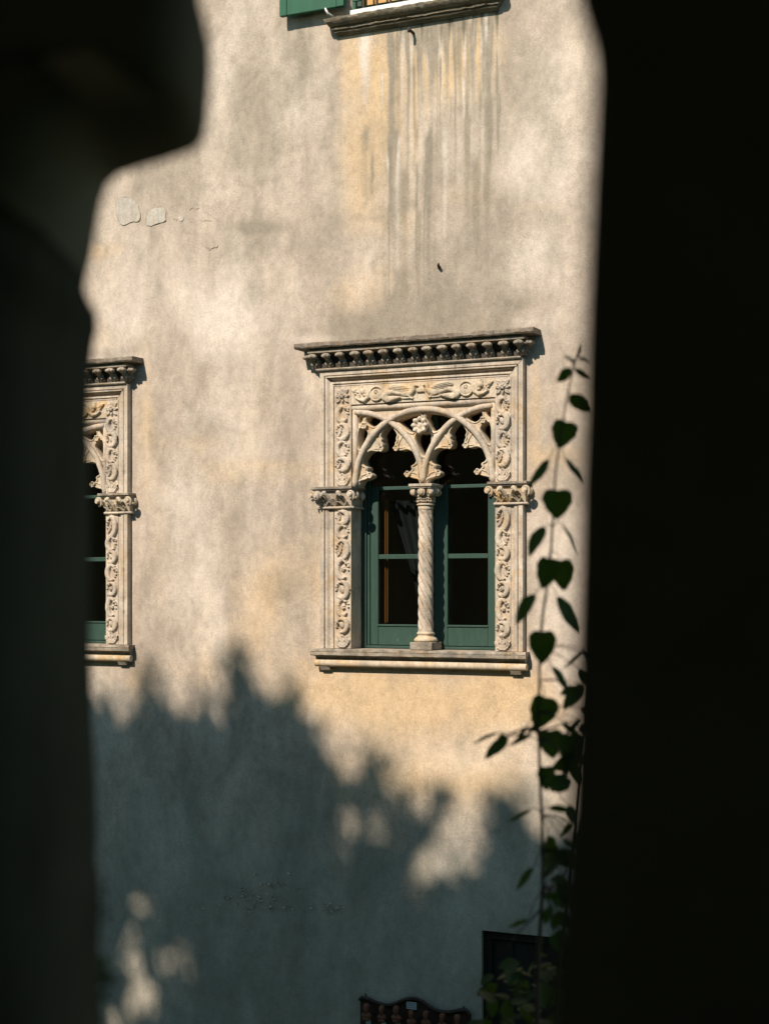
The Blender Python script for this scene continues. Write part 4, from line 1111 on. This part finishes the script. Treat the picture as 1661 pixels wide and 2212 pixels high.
# ------------------------------------------------------------------ terracotta bust board on the wall
def bust_board():
    pts = [(155, 520), (155, 262), (172, 240), (195, 234), (250, 248), (330, 287), (400, 312), (470, 322), (540, 310), (610, 280), (680, 252), (740, 244), (800, 252), (860, 280), (940, 335), (1000, 372),
           (1060, 392), (1150, 400), (1240, 388), (1310, 374), (1350, 376), (1382, 400), (1395, 440), (1395, 520)]
    top = [on_wall((1120 + x / 3.46) * .6644, (3180 + y / 3.46) * .6644, .05) for x, y in pts]
    root = empty('bust_board', (-.06, 0, 1.0))
    tag(root, 'dark wavy-topped board of small terracotta busts hung on the lower wall', 'wall display')
    poly = [(x + .06, z - 1.0) for x, z in top]
    zb = -.12
    poly = [(poly[0][0], zb)] + poly[1:-1] + [(poly[-1][0], zb)]
    n = len(poly)
    inner = [(x * .965, z - .016) for x, z in poly]
    b = MB().add([(x, -.02, z) for x, z in poly] + [(x, -.005, z) for x, z in poly], [tuple(range(n)), tuple(n + i for i in range(n))[::-1]] + [(i, n + i, n + (i + 1) % n, (i + 1) % n) for i in range(n)])
    b.build('board', M['board'], root)
    MB().tube([(x, -.028, z) for x, z in poly[1:-1]], .013, 8)  .build('board_rim', M['iron'], root, smooth=True)
    xs_ = [235, 408, 570, 740, 905, 1090, 1258]; ys_ = [345, 365, 370, 412, 425, 455, 470]
    for i, (x, y) in enumerate(zip(xs_, ys_)):
        X, Z = on_wall((1120 + x / 3.46) * .6644, (3180 + y / 3.46) * .6644, .07)
        X += .06; Z -= 1.0
        r = random.Random(i)
        k = r.uniform(.92, 1.08)
        mb = MB()
        yb = -.060
        mb.ball((X, yb, Z), .017 * k, .020 * k, .024 * k, 12, 10)                                   # head
        mb.ball((X, yb - .020 * k, Z - .002), .004, .006, .006, 8, 6)                               # nose
        mb.ball((X, yb - .014 * k, Z - .013), .010, .008, .010 * (1.5 if i % 2 else 1), 8, 6)       # jaw or beard
        mb.ball((X, yb + .004, Z + .010), .0195 * k, .021 * k, .018 * k, 12, 8, lambda d: 1 + .06 * math.sin(d.x * 14) * math.sin(d.z * 11))  # hair
        mb.tube([(X, yb, Z - .015), (X, yb + .004, Z - .038)], [.009, .012], 10)
        mb.ball((X, yb + .008, Z - .054), .036 * k, .020, .023, 14, 8, lambda d: 1 + .05 * math.sin(d.x * 9 + d.z * 6))
        mb.ball((X, yb + .004, Z - .076), .026 * k, .017, .016, 12, 6)
        mb.build('terracotta_bust', M['terracotta'], root, smooth=True)
        MB().box(X - .018, X + .018, -.027, -.0205, Z - .118, Z - .094).build('name_tile', M['tile'], root)
    X, Z = on_wall((1120 + 750 / 3.46) * .6644, (3180 + 320 / 3.46) * .6644, .03); X += .06; Z -= 1.0
    MB().box(X - .036, X + .036, -.028, -.0205, Z - .024, Z + .024).build('label_plate', M['tile'], root, bevel=.001)
    tx = MB()
    for row in range(3):
        xx = X - .030
        while xx < X + .026:
            wl = random.uniform(.006, .015)
            tx.box(xx, min(xx + wl, X + .030), -.0288, -.0281, Z + .012 - row * .013, Z + .0155 - row * .013); xx += wl + .004
    tx.build('label_writing', M['ink'], root)
    for x, y in ((228, 215), (1330, 355)):
        X, Z = on_wall((1120 + x / 3.46) * .6644, (3180 + y / 3.46) * .6644, .03); X += .06; Z -= 1.0
        MB().tube([(X, .05, Z + .006), (X, -.016, Z + .006), (X + .002, -.024, Z + .012), (X - .003, -.020, Z + .020)], .0035, 8).tube([(X, -.012, Z + .006), (X + .003, -.014, Z - .022)], .003, 6).build('hanging_hook', M['iron'], root, smooth=True)
bust_board()

# ------------------------------------------------------------------ the dark outbuilding we look out of
ob = tag(empty('outbuilding', (4, -10, 0)), 'dark blurred old wall with a ragged opening framing the view', 'building')
def rel(v): return (v[0] - 4, v[1] + 10, v[2])
YI, YO = -8.62, -8.00                # inner and outer face of the thick wall
def ray_at(u, v, y):
    d = FWD + RIGHT * ((u / .6644 - 1250) / F) + UP * ((1911 - v / .6644) / F)
    return CAM + d * ((y - CAM.y) / d.y)
# left jamb: ragged edge, (chart u, chart v, depth plane of the edge)
LE = [(380, -1500, -8.30), (386, -700, -8.30), (392, -330, -8.30), (400, -200, -8.30), (412, -90, -8.31), (421, -30, -8.31), (428, 10, -8.31), (440, 60, -8.32), (449, 100, -8.32), (450, 150, -8.32), (447, 200, -8.32), (443, 260, -8.32), (436, 300, -8.32), (418, 322, -8.31), (385, 336, -8.30),
      (340, 350, -8.28), (290, 365, -8.26), (250, 378, -8.24), (226, 400, -8.22), (212, 440, -8.20), (203, 490, -8.18), (193, 550, -8.15), (180, 600, -8.12), (176, 625, -8.10), (186, 650, -8.08), (202, 678, -8.06), (204, 710, -8.04), (196, 745, -8.02),
      (189, 800, -8.0), (186, 900, -8.0), (187, 1050, -8.0), (188, 1250, -8.0), (189, 1420, -8.0), (194, 1560, -8.0), (200, 1680, -8.0), (203, 1760, -8.0), (201, 1870, -8.0), (208, 1885, -8.0), (210, 1960, -8.0), (206, 2050, -8.0), (208, 2140, -8.0), (216, 2215, -8.0), (222, 2400, -8.0), (224, 2700, -8.0), (224, 3600, -8.0)]
v = []; f = []
rows = []
for (u, vv, yy) in LE:
    S = ray_at(u + 7, vv, yy); z = S.z
    d = (S - CAM); d /= d.y
    def xr(y): return (CAM + d * (y - CAM.y)).x
    k_ = (YO - CAM.y) / (yy - CAM.y)
    zf = CAM.z + (z - CAM.z) * k_ + (.03 if k_ > 1.01 else 0)      # the outer arris lies a little behind the ragged edge
    row = [(-0.6, YO, zf), (xr(YO) - (.04 if k_ > 1.01 else .02), YO, zf), (S.x, yy, z)]
    ym = (yy + YI) / 2
    row += [(min(S.x + .12, xr(ym) - .02), ym, z), (min(S.x + .20, xr(YI + .03) - .06), YI, z), (-0.6, YI, z)]
    rows.append(row)
for row in rows: v += [rel(p) for p in row]
m_ = 6
for j in range(len(rows) - 1):
    for k in range(m_ - 1):
        f.append((j * m_ + k, j * m_ + k + 1, (j + 1) * m_ + k + 1, (j + 1) * m_ + k))
f.append(tuple(range(m_))); f.append(tuple((len(rows) - 1) * m_ + k for k in range(m_))[::-1])
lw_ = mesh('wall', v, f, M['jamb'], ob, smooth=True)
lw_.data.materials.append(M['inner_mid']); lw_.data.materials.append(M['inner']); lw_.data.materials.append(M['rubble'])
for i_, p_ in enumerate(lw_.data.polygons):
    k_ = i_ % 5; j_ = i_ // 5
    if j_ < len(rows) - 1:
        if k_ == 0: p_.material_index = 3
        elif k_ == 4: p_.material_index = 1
        elif j_ < 22 and k_ in (2, 3): p_.material_index = 1  # upper reveal painted lighter to even out the light on the jamb
ZHI, ZLO = rows[0][0][2], rows[-1][0][2]
RE = [(1240, -2600), (1245, -900), (1250, -330), (1252, -200), (1258, -90), (1262, -30), (1268, 10), (1280, 50), (1293, 90), (1301, 130), (1303, 180), (1300, 240), (1296, 320), (1291, 420), (1287, 520), (1281, 640), (1277, 760), (1274, 900), (1268, 1050), (1265, 1200), (1260, 1350),
      (1257, 1500), (1252, 1620), (1247, 1740), (1238, 1850), (1230, 1950), (1220, 2050), (1214, 2140), (1210, 2220), (1205, 2500), (1205, 2900), (1205, 4600)]
v = []; f = []; rows2 = []
for (u, vv) in RE:
    S = ray_at(u - 20, vv, YI); z = S.z
    rows2.append([(9.0, YI, z), (S.x, YI, z), (S.x + .05, YI + .12, z), (S.x + .10, YO, z), (9.0, YO, z)])
for row in rows2: v += [rel(p) for p in row]
m_ = 5
for j in range(len(rows2) - 1):
    for k in range(m_ - 1):
        f.append((j * m_ + k, (j + 1) * m_ + k, (j + 1) * m_ + k + 1, j * m_ + k + 1))
f.append(tuple(range(m_))[::-1]); f.append(tuple((len(rows2) - 1) * m_ + k for k in range(m_)))
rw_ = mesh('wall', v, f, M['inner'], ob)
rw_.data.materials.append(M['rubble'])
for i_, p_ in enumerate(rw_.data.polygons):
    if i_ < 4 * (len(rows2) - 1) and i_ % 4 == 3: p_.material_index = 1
# the rest of the building: wall above, below and to the sides, chamber, upper storey, roof
TOP = 7.3  # height chosen so the unseen upper wall keeps the plant in shade
rb = MB()
def rbox(x0, x1, y0, y1, z0, z1): rb.box(x0 - 4, x1 - 4, y0 + 10, y1 + 10, z0, z1)
zl = max(rows[-1][2][2], rows2[-1][0][2]); zh = min(rows[0][2][2], rows2[0][0][2])
rbox(-0.598, 8.998, YI + .005, YO - .005, zh + .002, TOP - .002)
rbox(-0.598, 8.998, YI + .005, YO - .005, 0.01, zl - .002)
rbox(-9.5, -0.602, YI, YO, 0, TOP)  # unseen stretch, lengthened to darken the reflections in the panes
rbox(9.002, 12, YI, YO, 0, TOP)
rb.build('wall', M['rubble'], ob)
rb = MB()
rbox(-9.5, 5.8, -14.3, -14.0, 0, TOP); rbox(7.3, 12, -14.3, -14.0, 0, TOP); rbox(5.802, 7.298, -14.3, -14.0, 5.0, TOP); rbox(5.802, 7.298, -14.3, -14.0, 0, 2.6)  # rear opening added behind the camera to let light into the chamber
rbox(-9.5, -9.2, -13.998, YI - .002, 0, TOP); rbox(11.7, 12, -13.998, YI - .002, 0, TOP)
rbox(-9.2, 11.7, -13.998, YI - .002, 2.35, 2.6); rbox(-9.2, 11.7, -13.998, YI - .002, 6.2, 6.4)
rbox(0.2, 0.4, -13.998, YI - .002, 2.602, 6.198); rbox(8.4, 8.6, -13.998, YI - .002, 2.602, 6.198)
rb.build('chamber', M['bounce_wall'], ob)
rb = MB(); rbox(-9.7, 12.2, -14.5, YO + .1, TOP + .002, TOP + .18); rb.build('roof', M['roof'], ob)

# ------------------------------------------------------------------ stone pines whose shadow falls on the facade
def inside(poly, u, v):
    x = np.asarray(u); y = np.asarray(v); r = np.zeros(x.shape, bool)
    n = len(poly); j = n - 1
    for i in range(n):
        xi, yi = poly[i]; xj, yj = poly[j]
        c = ((yi > y) != (yj > y)) & (x < (xj - xi) * (y - yi) / (yj - yi + 1e-9) + xi)
        r ^= c; j = i
    return r
SH_A = [(-560, 1560), (-420, 1480), (-200, 1440), (0, 1490), (100, 1530), (170, 1500), (215, 1480), (245, 1520), (290, 1500), (310, 1440), (335, 1445), (355, 1500), (420, 1500), (440, 1475), (465, 1500), (483, 1470), (487, 1420), (500, 1390), (522, 1400), (540, 1445), (560, 1490),
        (590, 1475), (625, 1485), (655, 1520), (690, 1575), (722, 1635), (790, 1640), (850, 1660), (900, 1690), (955, 1705), (985, 1722), (955, 1760), (935, 1810), (905, 1840), (880, 1900), (870, 2050), (870, 2500), (-560, 2500)]
SH_B = [(850, 2500), (850, 1950), (895, 1905), (940, 1870), (1000, 1865), (1035, 1835), (1050, 1760), (1075, 1700), (1105, 1695), (1135, 1750), (1180, 1790), (1250, 1800), (1330, 1760), (1450, 1800), (1560, 1950), (1600, 2500)]
GAPS = [(294, 1985, 15, 48, .98), (286, 2060, 13, 50, .8), (300, 2130, 16, 40, .7), (262, 2195, 26, 30, 1.0), (312, 2165, 24, 28, .9), (242, 2110, 14, 22, .8), (245, 2215, 24, 26, .8), (345, 2070, 16, 50, .55), (365, 2110, 18, 40, .55), (395, 2065, 22, 36, .5), (420, 2050, 12, 22, .4),
        (760, 1778, 14, 22, .9), (800, 1790, 18, 20, .95), (825, 1760, 13, 30, .8), (850, 1705, 14, 18, .8), (870, 1745, 12, 26, .7), (910, 1745, 13, 22, .85), (740, 1815, 14, 14, .5), (912, 1892, 16, 12, .95), (880, 1800, 16, 30, .6), (850, 1830, 14, 18, .5), (925, 1700, 12, 14, .5), (640, 1560, 20, 20, .35), (380, 1500, 30, 26, .4), (470, 1520, 40, 20, .5)]

_rg = random.Random(77)
for k in range(13):
    GAPS.append((_rg.uniform(720, 960), _rg.uniform(1690, 1860), _rg.uniform(5, 8), _rg.uniform(7, 13), .85))
for k in range(11):
    GAPS.append((_rg.uniform(230, 440), _rg.uniform(1950, 2190), _rg.uniform(5, 8), _rg.uniform(9, 20), .75))
for k in range(12):
    GAPS.append((_rg.uniform(250, 700), _rg.uniform(1520, 1640), _rg.uniform(5, 9), _rg.uniform(7, 13), .7))
def pine(name, label, poly, n, P0, P1, trunk_xy, size, seed):
    r = np.random.default_rng(seed)
    us = r.uniform(min(p[0] for p in poly), max(p[0] for p in poly), n * 3); vs = r.uniform(min(p[1] for p in poly), max(p[1] for p in poly), n * 3)
    # twigs: leaves gather in small clumps, so the outline is broken
    cu_ = fbm(us / 34.0, vs / 34.0, 3, seed + 60) - .5; cv_ = fbm(us / 34.0 + 40, vs / 34.0, 3, seed + 70) - .5
    ok = inside(poly, us + 70 * cu_ + r.normal(0, 13, n * 3), vs + 90 * cv_ + r.normal(0, 15, n * 3))
    rim_ = ~inside(poly, us - 8, vs - 44 + 40 * cv_)
    ok &= ~(rim_ & (fbm(us / 15.0, vs / 20.0, 2, seed + 80) < .54))
    for (gu, gv, ru, rv, st) in GAPS:
        ok &= ~((((us + 44 * cu_ - gu) / (ru * 1.25)) ** 2 + ((vs + 50 * cv_ - gv) / (rv * 1.25)) ** 2 < 1.15) & (r.random(n * 3) < st))
    us, vs = us[ok][:n], vs[ok][:n]
    m = len(us)
    P = r.uniform(P0, P1, m)
    a = us / .6644 - 1250; b = 1911 - vs / .6644
    dy = CT * F + ST * a; t = -CAM.y / dy
    wx, wz = CAM.x + (-ST * F + CT * a) * t, CAM.z + b * t
    c = np.stack([wx - SA * P, -P, wz + SB * P], -1)
    # each leaf tuft: a narrow four-cornered blade, turned at random
    d = r.normal(size=(m, 3)); d /= np.linalg.norm(d, axis=1)[:, None]
    e = np.cross(d, r.normal(size=(m, 3))); e /= np.linalg.norm(e, axis=1)[:, None]
    L = r.uniform(.6, 1.3, m)[:, None] * size; Wd = L * .45
    q = np.stack([c - d * L, c + e * Wd, c + d * L, c - e * Wd], 1).reshape(-1, 3)
    base = Vector((trunk_xy[0], trunk_xy[1], 0))
    me = bpy.data.meshes.new('crown')
    q = q - np.array(base)
    me.vertices.add(len(q)); me.vertices.foreach_set('co', q.ravel())
    me.loops.add(len(q)); me.loops.foreach_set('vertex_index', np.arange(len(q), dtype=np.int32))
    me.polygons.add(m); me.polygons.foreach_set('loop_start', np.arange(0, len(q), 4, dtype=np.int32))
    me.update(calc_edges=True); me.materials.append(M['pine'])
    root = empty(name, base); tag(root, label, 'tree', 'pines in the court out of the picture')
    link('crown', me, root)
    cc = c.mean(0) - np.array(base)
    zt = cc[2] - 1.0
    tk = MB().tube([(0, 0, -.1), (.08, .05, zt * .35), (-.05, .1, zt * .7), (cc[0] * .4, cc[1] * .4, zt)], [.26, .20, .16, .12], 12)
    for k in range(14):
        p = c[int(r.integers(0, m))] - np.array(base)
        st = (cc[0] * .4, cc[1] * .4, zt)
        mid = tuple((st[i] + p[i]) / 2 + (0, 0, -.2)[i] for i in range(3))
        tk.tube([st, mid, tuple(p)], [.07, .045, .015], 7)
    tk.build('trunk', M['bark'], root, smooth=True)
pine('stone_pine', 'tall broad pine above the court that shades the lower left wall', SH_A, 60000, 8.4, 10.4, (-4.0, -7.2), .060, 1)
pine('stone_pine', 'smaller pine above the court that shades the lower right wall', SH_B, 30000, 8.4, 10.2, (-1.6, -7.2), .060, 2)

# ------------------------------------------------------------------ climbing plant in the court
def leaf_mesh(L, Wd, heart=True, fold=.25, bend=.2, seed=0):
    r = random.Random(seed)
    v = []; f = []; n = 18; m = 7
    for j in range(n + 1):
        t = j / n
        if heart: w = Wd / 2 * (t + .03) ** .33 * (1 - t) ** .82 / .52
        else: w = Wd / 2 * math.sin(min(1, t ** .8) * math.pi) ** .75
        for i in range(m):
            s = -1 + 2 * i / (m - 1)
            back = -.05 * L * math.sin(min(1, abs(s) * 1.15) * math.pi * .62) * max(0, 1 - t * 3) if heart else 0    # heart lobes reach behind the stalk
            v.append((s * w * (1 + .035 * math.sin(t * 19 + s + seed) + .12 * math.sin(seed * 2.3) * s), L * t + back, abs(s) * w * fold - bend * L * t * t + .0012 * math.sin(t * 9 + s * 3 + seed)))
    for j in range(n):
        for i in range(m - 1):
            f.append((j * m + i, j * m + i + 1, (j + 1) * m + i + 1, (j + 1) * m + i))
    return v, f

DV = 4.5                                            # metres from the camera to the plant
vine = empty('climbing_vine', (in_view(1160, 2150, DV).x, in_view(1160, 2150, DV).y, 0))
tag(vine, 'slender dark vine with heart-shaped leaves rising beside the carved window', 'vine')
VO = vine.location.copy()
PX = DV / F / .6644                                 # metres per chart unit at the plant
stem_uv = [(1253, 742), (1250, 758), (1243, 775), (1228, 840), (1216, 905), (1208, 960), (1200, 1020), (1197, 1080), (1193, 1140), (1190, 1190), (1183, 1260), (1172, 1330), (1166, 1400), (1165, 1470), (1163, 1540), (1164, 1600), (1166, 1680), (1170, 1760), (1172, 1840), (1172, 1920), (1168, 1990), (1163, 2060), (1160, 2200)]
sp = [in_view(u, v_, DV) - VO for u, v_ in stem_uv]
sr = [1.0, 4.0, 1.6, 1.9, 2.2, 2.4, 2.6, 2.7, 2.8, 2.9, 3.1, 3.2, 3.3, 3.4, 3.5, 3.6, 3.7, 3.9, 4.2, 4.6, 5.0, 5.4, 6.0]
sp += [Vector((.02, .01, 1.6)), Vector((0, 0, .8)), Vector((0, 0, -.05))]; sr += [7, 8, 10]
stem = MB().tube(sp, [x * PX * .9 for x in sr], 8)
# second stem close to the dark edge, and low side shoots
s2 = [in_view(u, v_, DV - .2) - VO for u, v_ in [(1262, 1480), (1258, 1560), (1250, 1640), (1244, 1720), (1238, 1790), (1230, 1860), (1224, 1930), (1216, 1990), (1208, 2060), (1196, 2200)]] + [Vector((.06, -.05, 1.5)), Vector((.03, -.02, -.05))]
stem.tube(s2, [x * PX * .55 for x in (2, 3, 3.6, 4, 4.2, 4.5, 4.8, 5, 5, 5.5, 7, 9)], 8)
for pts in ([(1170, 1962), (1150, 1985), (1120, 2015), (1085, 2060)], [(1172, 1900), (1190, 1880), (1215, 1862), (1240, 1850)], [(1171, 1945), (1195, 1915), (1222, 1880)], [(1165, 1578), (1145, 1575), (1128, 1584), (1110, 1602)], [(1165, 1585), (1140, 1572), (1112, 1580), (1090, 1597)], [(1165, 1580), (1195, 1572), (1225, 1560), (1245, 1555)]):
    stem.tube([in_view(u, v_, DV + .02 * i) - VO for i, (u, v_) in enumerate(pts)], [2.6 * PX, 2.2 * PX, 1.6 * PX, 1.0 * PX][:len(pts)], 6)
# leaves: base u, v -> tip u, v, drawn width, kind, full width factor, depth offset
LV = [(1222, 912, 1207, 970, 55, 'h', 1.0, 0), (1205, 1060, 1204, 1123, 64, 'h', 1.0, -.05), (1185, 1208, 1172, 1273, 52, 'h', 1.0, -.04), (1212, 1212, 1219, 1278, 50, 'h', 1.0, .05), (1172, 1366, 1172, 1436, 60, 'h', 1.0, -.03),
      (1178, 1508, 1158, 1578, 62, 'h', 1.0, 0), (1190, 1580, 1197, 1642, 56, 'h', 1.0, .03), (1230, 1588, 1228, 1668, 46, 'h', 1.0, -.1), (1178, 1658, 1180, 1710, 40, 'h', 1.0, 0), (1190, 1825, 1180, 1868, 40, 'h', 1.0, .05),
      (1186, 992, 1140, 1052, 20, 's', 2.2, .06), (1220, 990, 1263, 1040, 15, 's', 2.6, -.06), (1178, 1138, 1133, 1196, 27, 's', 1.8, .04), (1214, 1130, 1251, 1196, 8, 's', 4.0, -.05), (1156, 1284, 1107, 1343, 27, 's', 1.8, .05), (1203, 1288, 1252, 1366, 30, 's', 1.7, -.06),
      (1230, 852, 1268, 892, 27, 's', 1.7, -.04), (1233, 796, 1208, 828, 24, 's', 1.6, .03), (1240, 796, 1270, 820, 11, 's', 2.2, -.03), (1246, 772, 1272, 780, 9, 's', 2.4, -.02), (1240, 786, 1220, 762, 9, 's', 2.4, .05),
      (1192, 1441, 1233, 1493, 18, 's', 2.0, -.04), (1255, 1480, 1213, 1532, 26, 's', 1.6, -.08), (1258, 1402, 1220, 1452, 9, 's', 3.0, -.08), (1098, 1592, 1042, 1634, 24, 's', 1.8, .05), (1092, 1588, 1075, 1606, 22, 's', 1.6, .02), (1075, 1583, 1018, 1604, 7, 's', 3.0, .06), (1150, 1580, 1104, 1620, 12, 's', 2.4, .03),
      (1138, 1570, 1112, 1604, 10, 's', 2.6, .03), (1145, 1748, 1100, 1782, 12, 's', 2.4, .05), (1186, 1745, 1236, 1752, 18, 's', 1.8, -.05), (1225, 1740, 1240, 1778, 22, 's', 1.6, -.08), (1215, 1815, 1242, 1838, 12, 's', 2.2, -.05), (1198, 1845, 1225, 1872, 20, 's', 1.8, 0),
      (1152, 1875, 1112, 1922, 14, 's', 2.2, .05), (1140, 1985, 1098, 2010, 14, 's', 2.2, .04), (1215, 1560, 1250, 1600, 14, 's', 2.0, -.08), (1240, 1610, 1215, 1690, 22, 's', 1.8, -.1), (1232, 1640, 1246, 1700, 20, 's', 1.8, -.12), (1200, 1855, 1180, 1900, 24, 's', 1.4, .03),
      (1250, 1555, 1218, 1585, 9, 's', 2.6, -.08), (1190, 1930, 1215, 1965, 20, 's', 1.6, -.02), (1205, 1975, 1188, 2010, 18, 's', 1.6, 0), (1168, 1560, 1138, 1585, 14, 's', 1.8, .02)]
rl = random.Random(21)
for k in range(34):                                 # crowded small leaves low down and along the dark edge
    bu = rl.uniform(1178, 1250) if k < 22 else rl.uniform(1225, 1258); bv = rl.uniform(1800, 2030) if k < 22 else rl.uniform(1380, 1800)
    an = rl.uniform(-.6, 3.5); ln = rl.uniform(24, 52)
    LV.append((bu, bv, bu + ln * math.cos(an), bv + ln * abs(math.sin(an)) + 6, ln * rl.uniform(.35, .8), rl.choice('hs'), rl.uniform(1.0, 1.4), rl.uniform(-.15, .1)))
for k, (bu, bv, tu, tv, wd, kind, fw, dz) in enumerate(LV):
    B = in_view(bu, bv, DV + dz); T = in_view(tu, tv, DV + dz)
    fw = min(fw, 1.45)
    L = (T - B).length; full = wd * PX * fw
    ld = (T - B).normalized(); wdv = ld.cross(FWD).normalized()
    tilt = math.acos(min(1, 1 / fw)) * (1 if k % 2 else -1)
    wv = wdv * math.cos(tilt) + FWD * math.sin(tilt)
    nv = wv.cross(ld)
    if nv.dot(FWD) > 0: wv, nv = -wv, -nv
    v_, f_ = leaf_mesh(L, full, kind == 'h', rl.uniform(.06, .35) if kind == 'h' else .04, rl.uniform(.0, .25), k)
    P3 = [tuple(B - VO + wv * p[0] + ld * p[1] + nv * p[2]) for p in v_]
    o = mesh('leaf', P3, f_, M['leaf'], vine, smooth=True)
    near = min(sp[1:20], key=lambda q: (q - (B - VO)).length + (.0 if q.z > (B - VO).z - .03 else .02))
    if (near - (B - VO)).length < .25:
        mid = (near + (B - VO)) / 2 + Vector((0, 0, .010))
        stem.tube([near, mid, B - VO, B - VO + ld * L * .15], [1.3 * PX, 1.1 * PX, 1.0 * PX, .6 * PX], 5)
stem.build('stem', M['stem'], vine, smooth=True)

# ------------------------------------------------------------------ shrub in front of the doorway
def shrub(name, label, centre, rx, ry, z0, z1, n, size, seed, density_top=1.0):
    r = np.random.default_rng(seed)
    root = empty(name, (centre.x, centre.y, 0)); tag(root, label, 'shrub')
    mb = MB()
    lv, lf = leaf_mesh(1.0, .62, False, .15, .15, seed)
    keep = list(range(len(lv)))
    V = np.array(lv)
    vs, fs = [], []
    for k in range(n):
        while True:
            p = r.uniform(-1, 1, 3)
            if np.dot(p, p) < 1: break
        q = np.array([p[0] * rx, p[1] * ry, z0 + (z1 - z0) * (p[2] * .5 + .5)])
        s = size * r.uniform(.6, 1.3)
        R_ = Matrix.Rotation(r.uniform(0, 6.28), 3, 'Z') @ Matrix.Rotation(r.uniform(-1.4, .6), 3, 'X') @ Matrix.Rotation(r.uniform(-.6, .6), 3, 'Y')
        vs.append((V * s) @ np.array(R_).T + q)
    base = np.array(lf)
    allf = np.concatenate([base + i * len(V) for i in range(n)])
    o = mesh('foliage', np.concatenate(vs), allf, M['shrub'], root, smooth=True)
    tag(o, kind='stuff')
    st = MB()
    for k in range(16):
        a = r.uniform(0, 6.28); q = r.uniform(.3, .95)
        st.tube([(0, 0, -.05), (rx * .3 * q * math.cos(a), ry * .3 * q * math.sin(a), z1 * .45), (rx * q * math.cos(a), ry * q * math.sin(a), z0 + (z1 - z0) * r.uniform(.3, .9))], [.018, .012, .005], 6)
    st.build('stems', M['stem'], root, smooth=True)
c0 = in_view(1150, 2180, 5.6)
shrub('leafy_shrub', 'dim leafy shrub in front of the dark doorway at lower right', c0, .34, .45, 1.0, in_view(1150, 2040, 5.6).z, 1700, .075, 3)

# ferny weed rooted in the outer edge of the left jamb
def weed(name, label, root_uv, depth, tips, seed):
    B = in_view(*root_uv, depth); root = empty(name, B); tag(root, label, 'weed')
    r = random.Random(seed); st = MB()
    for (u, v_) in tips:
        T = in_view(u, v_, depth + r.uniform(-.03, .05)) - B
        st.tube([(0, 0, 0), tuple(T * .5 + Vector((0, 0, .01))), tuple(T)], [.0022, .0016, .0008], 5)
        for q in range(6):
            t = .35 + .65 * q / 5
            p = T * t
            ang = Vector((r.uniform(-1, 1), r.uniform(-1, 1), r.uniform(-.7, .7))).normalized()
            wv = ang.cross(Vector((0, 0, 1))).normalized(); nv = ang.cross(wv)
            lv, lf = leaf_mesh(r.uniform(.016, .026), .010, False, .2, .2, q)
            mesh('leaf', [tuple(p + wv * a[0] + ang * a[1] + nv * a[2]) for a in lv], lf, M['shrub'], root, smooth=True)
    st.build('stem', M['stem'], root, smooth=True)
weed('wall_weed', 'small weed sprouting from the dark left edge above, by the shaded wall', (190, 1985), 2.12, [(212, 1915), (216, 1990), (210, 1950)], 1)
weed('wall_weed', 'lowest small weed sprouting from the dark left edge, near the light flecks', (190, 2130), 2.12, [(232, 2095), (238, 2125), (222, 2160), (215, 2075)], 2)
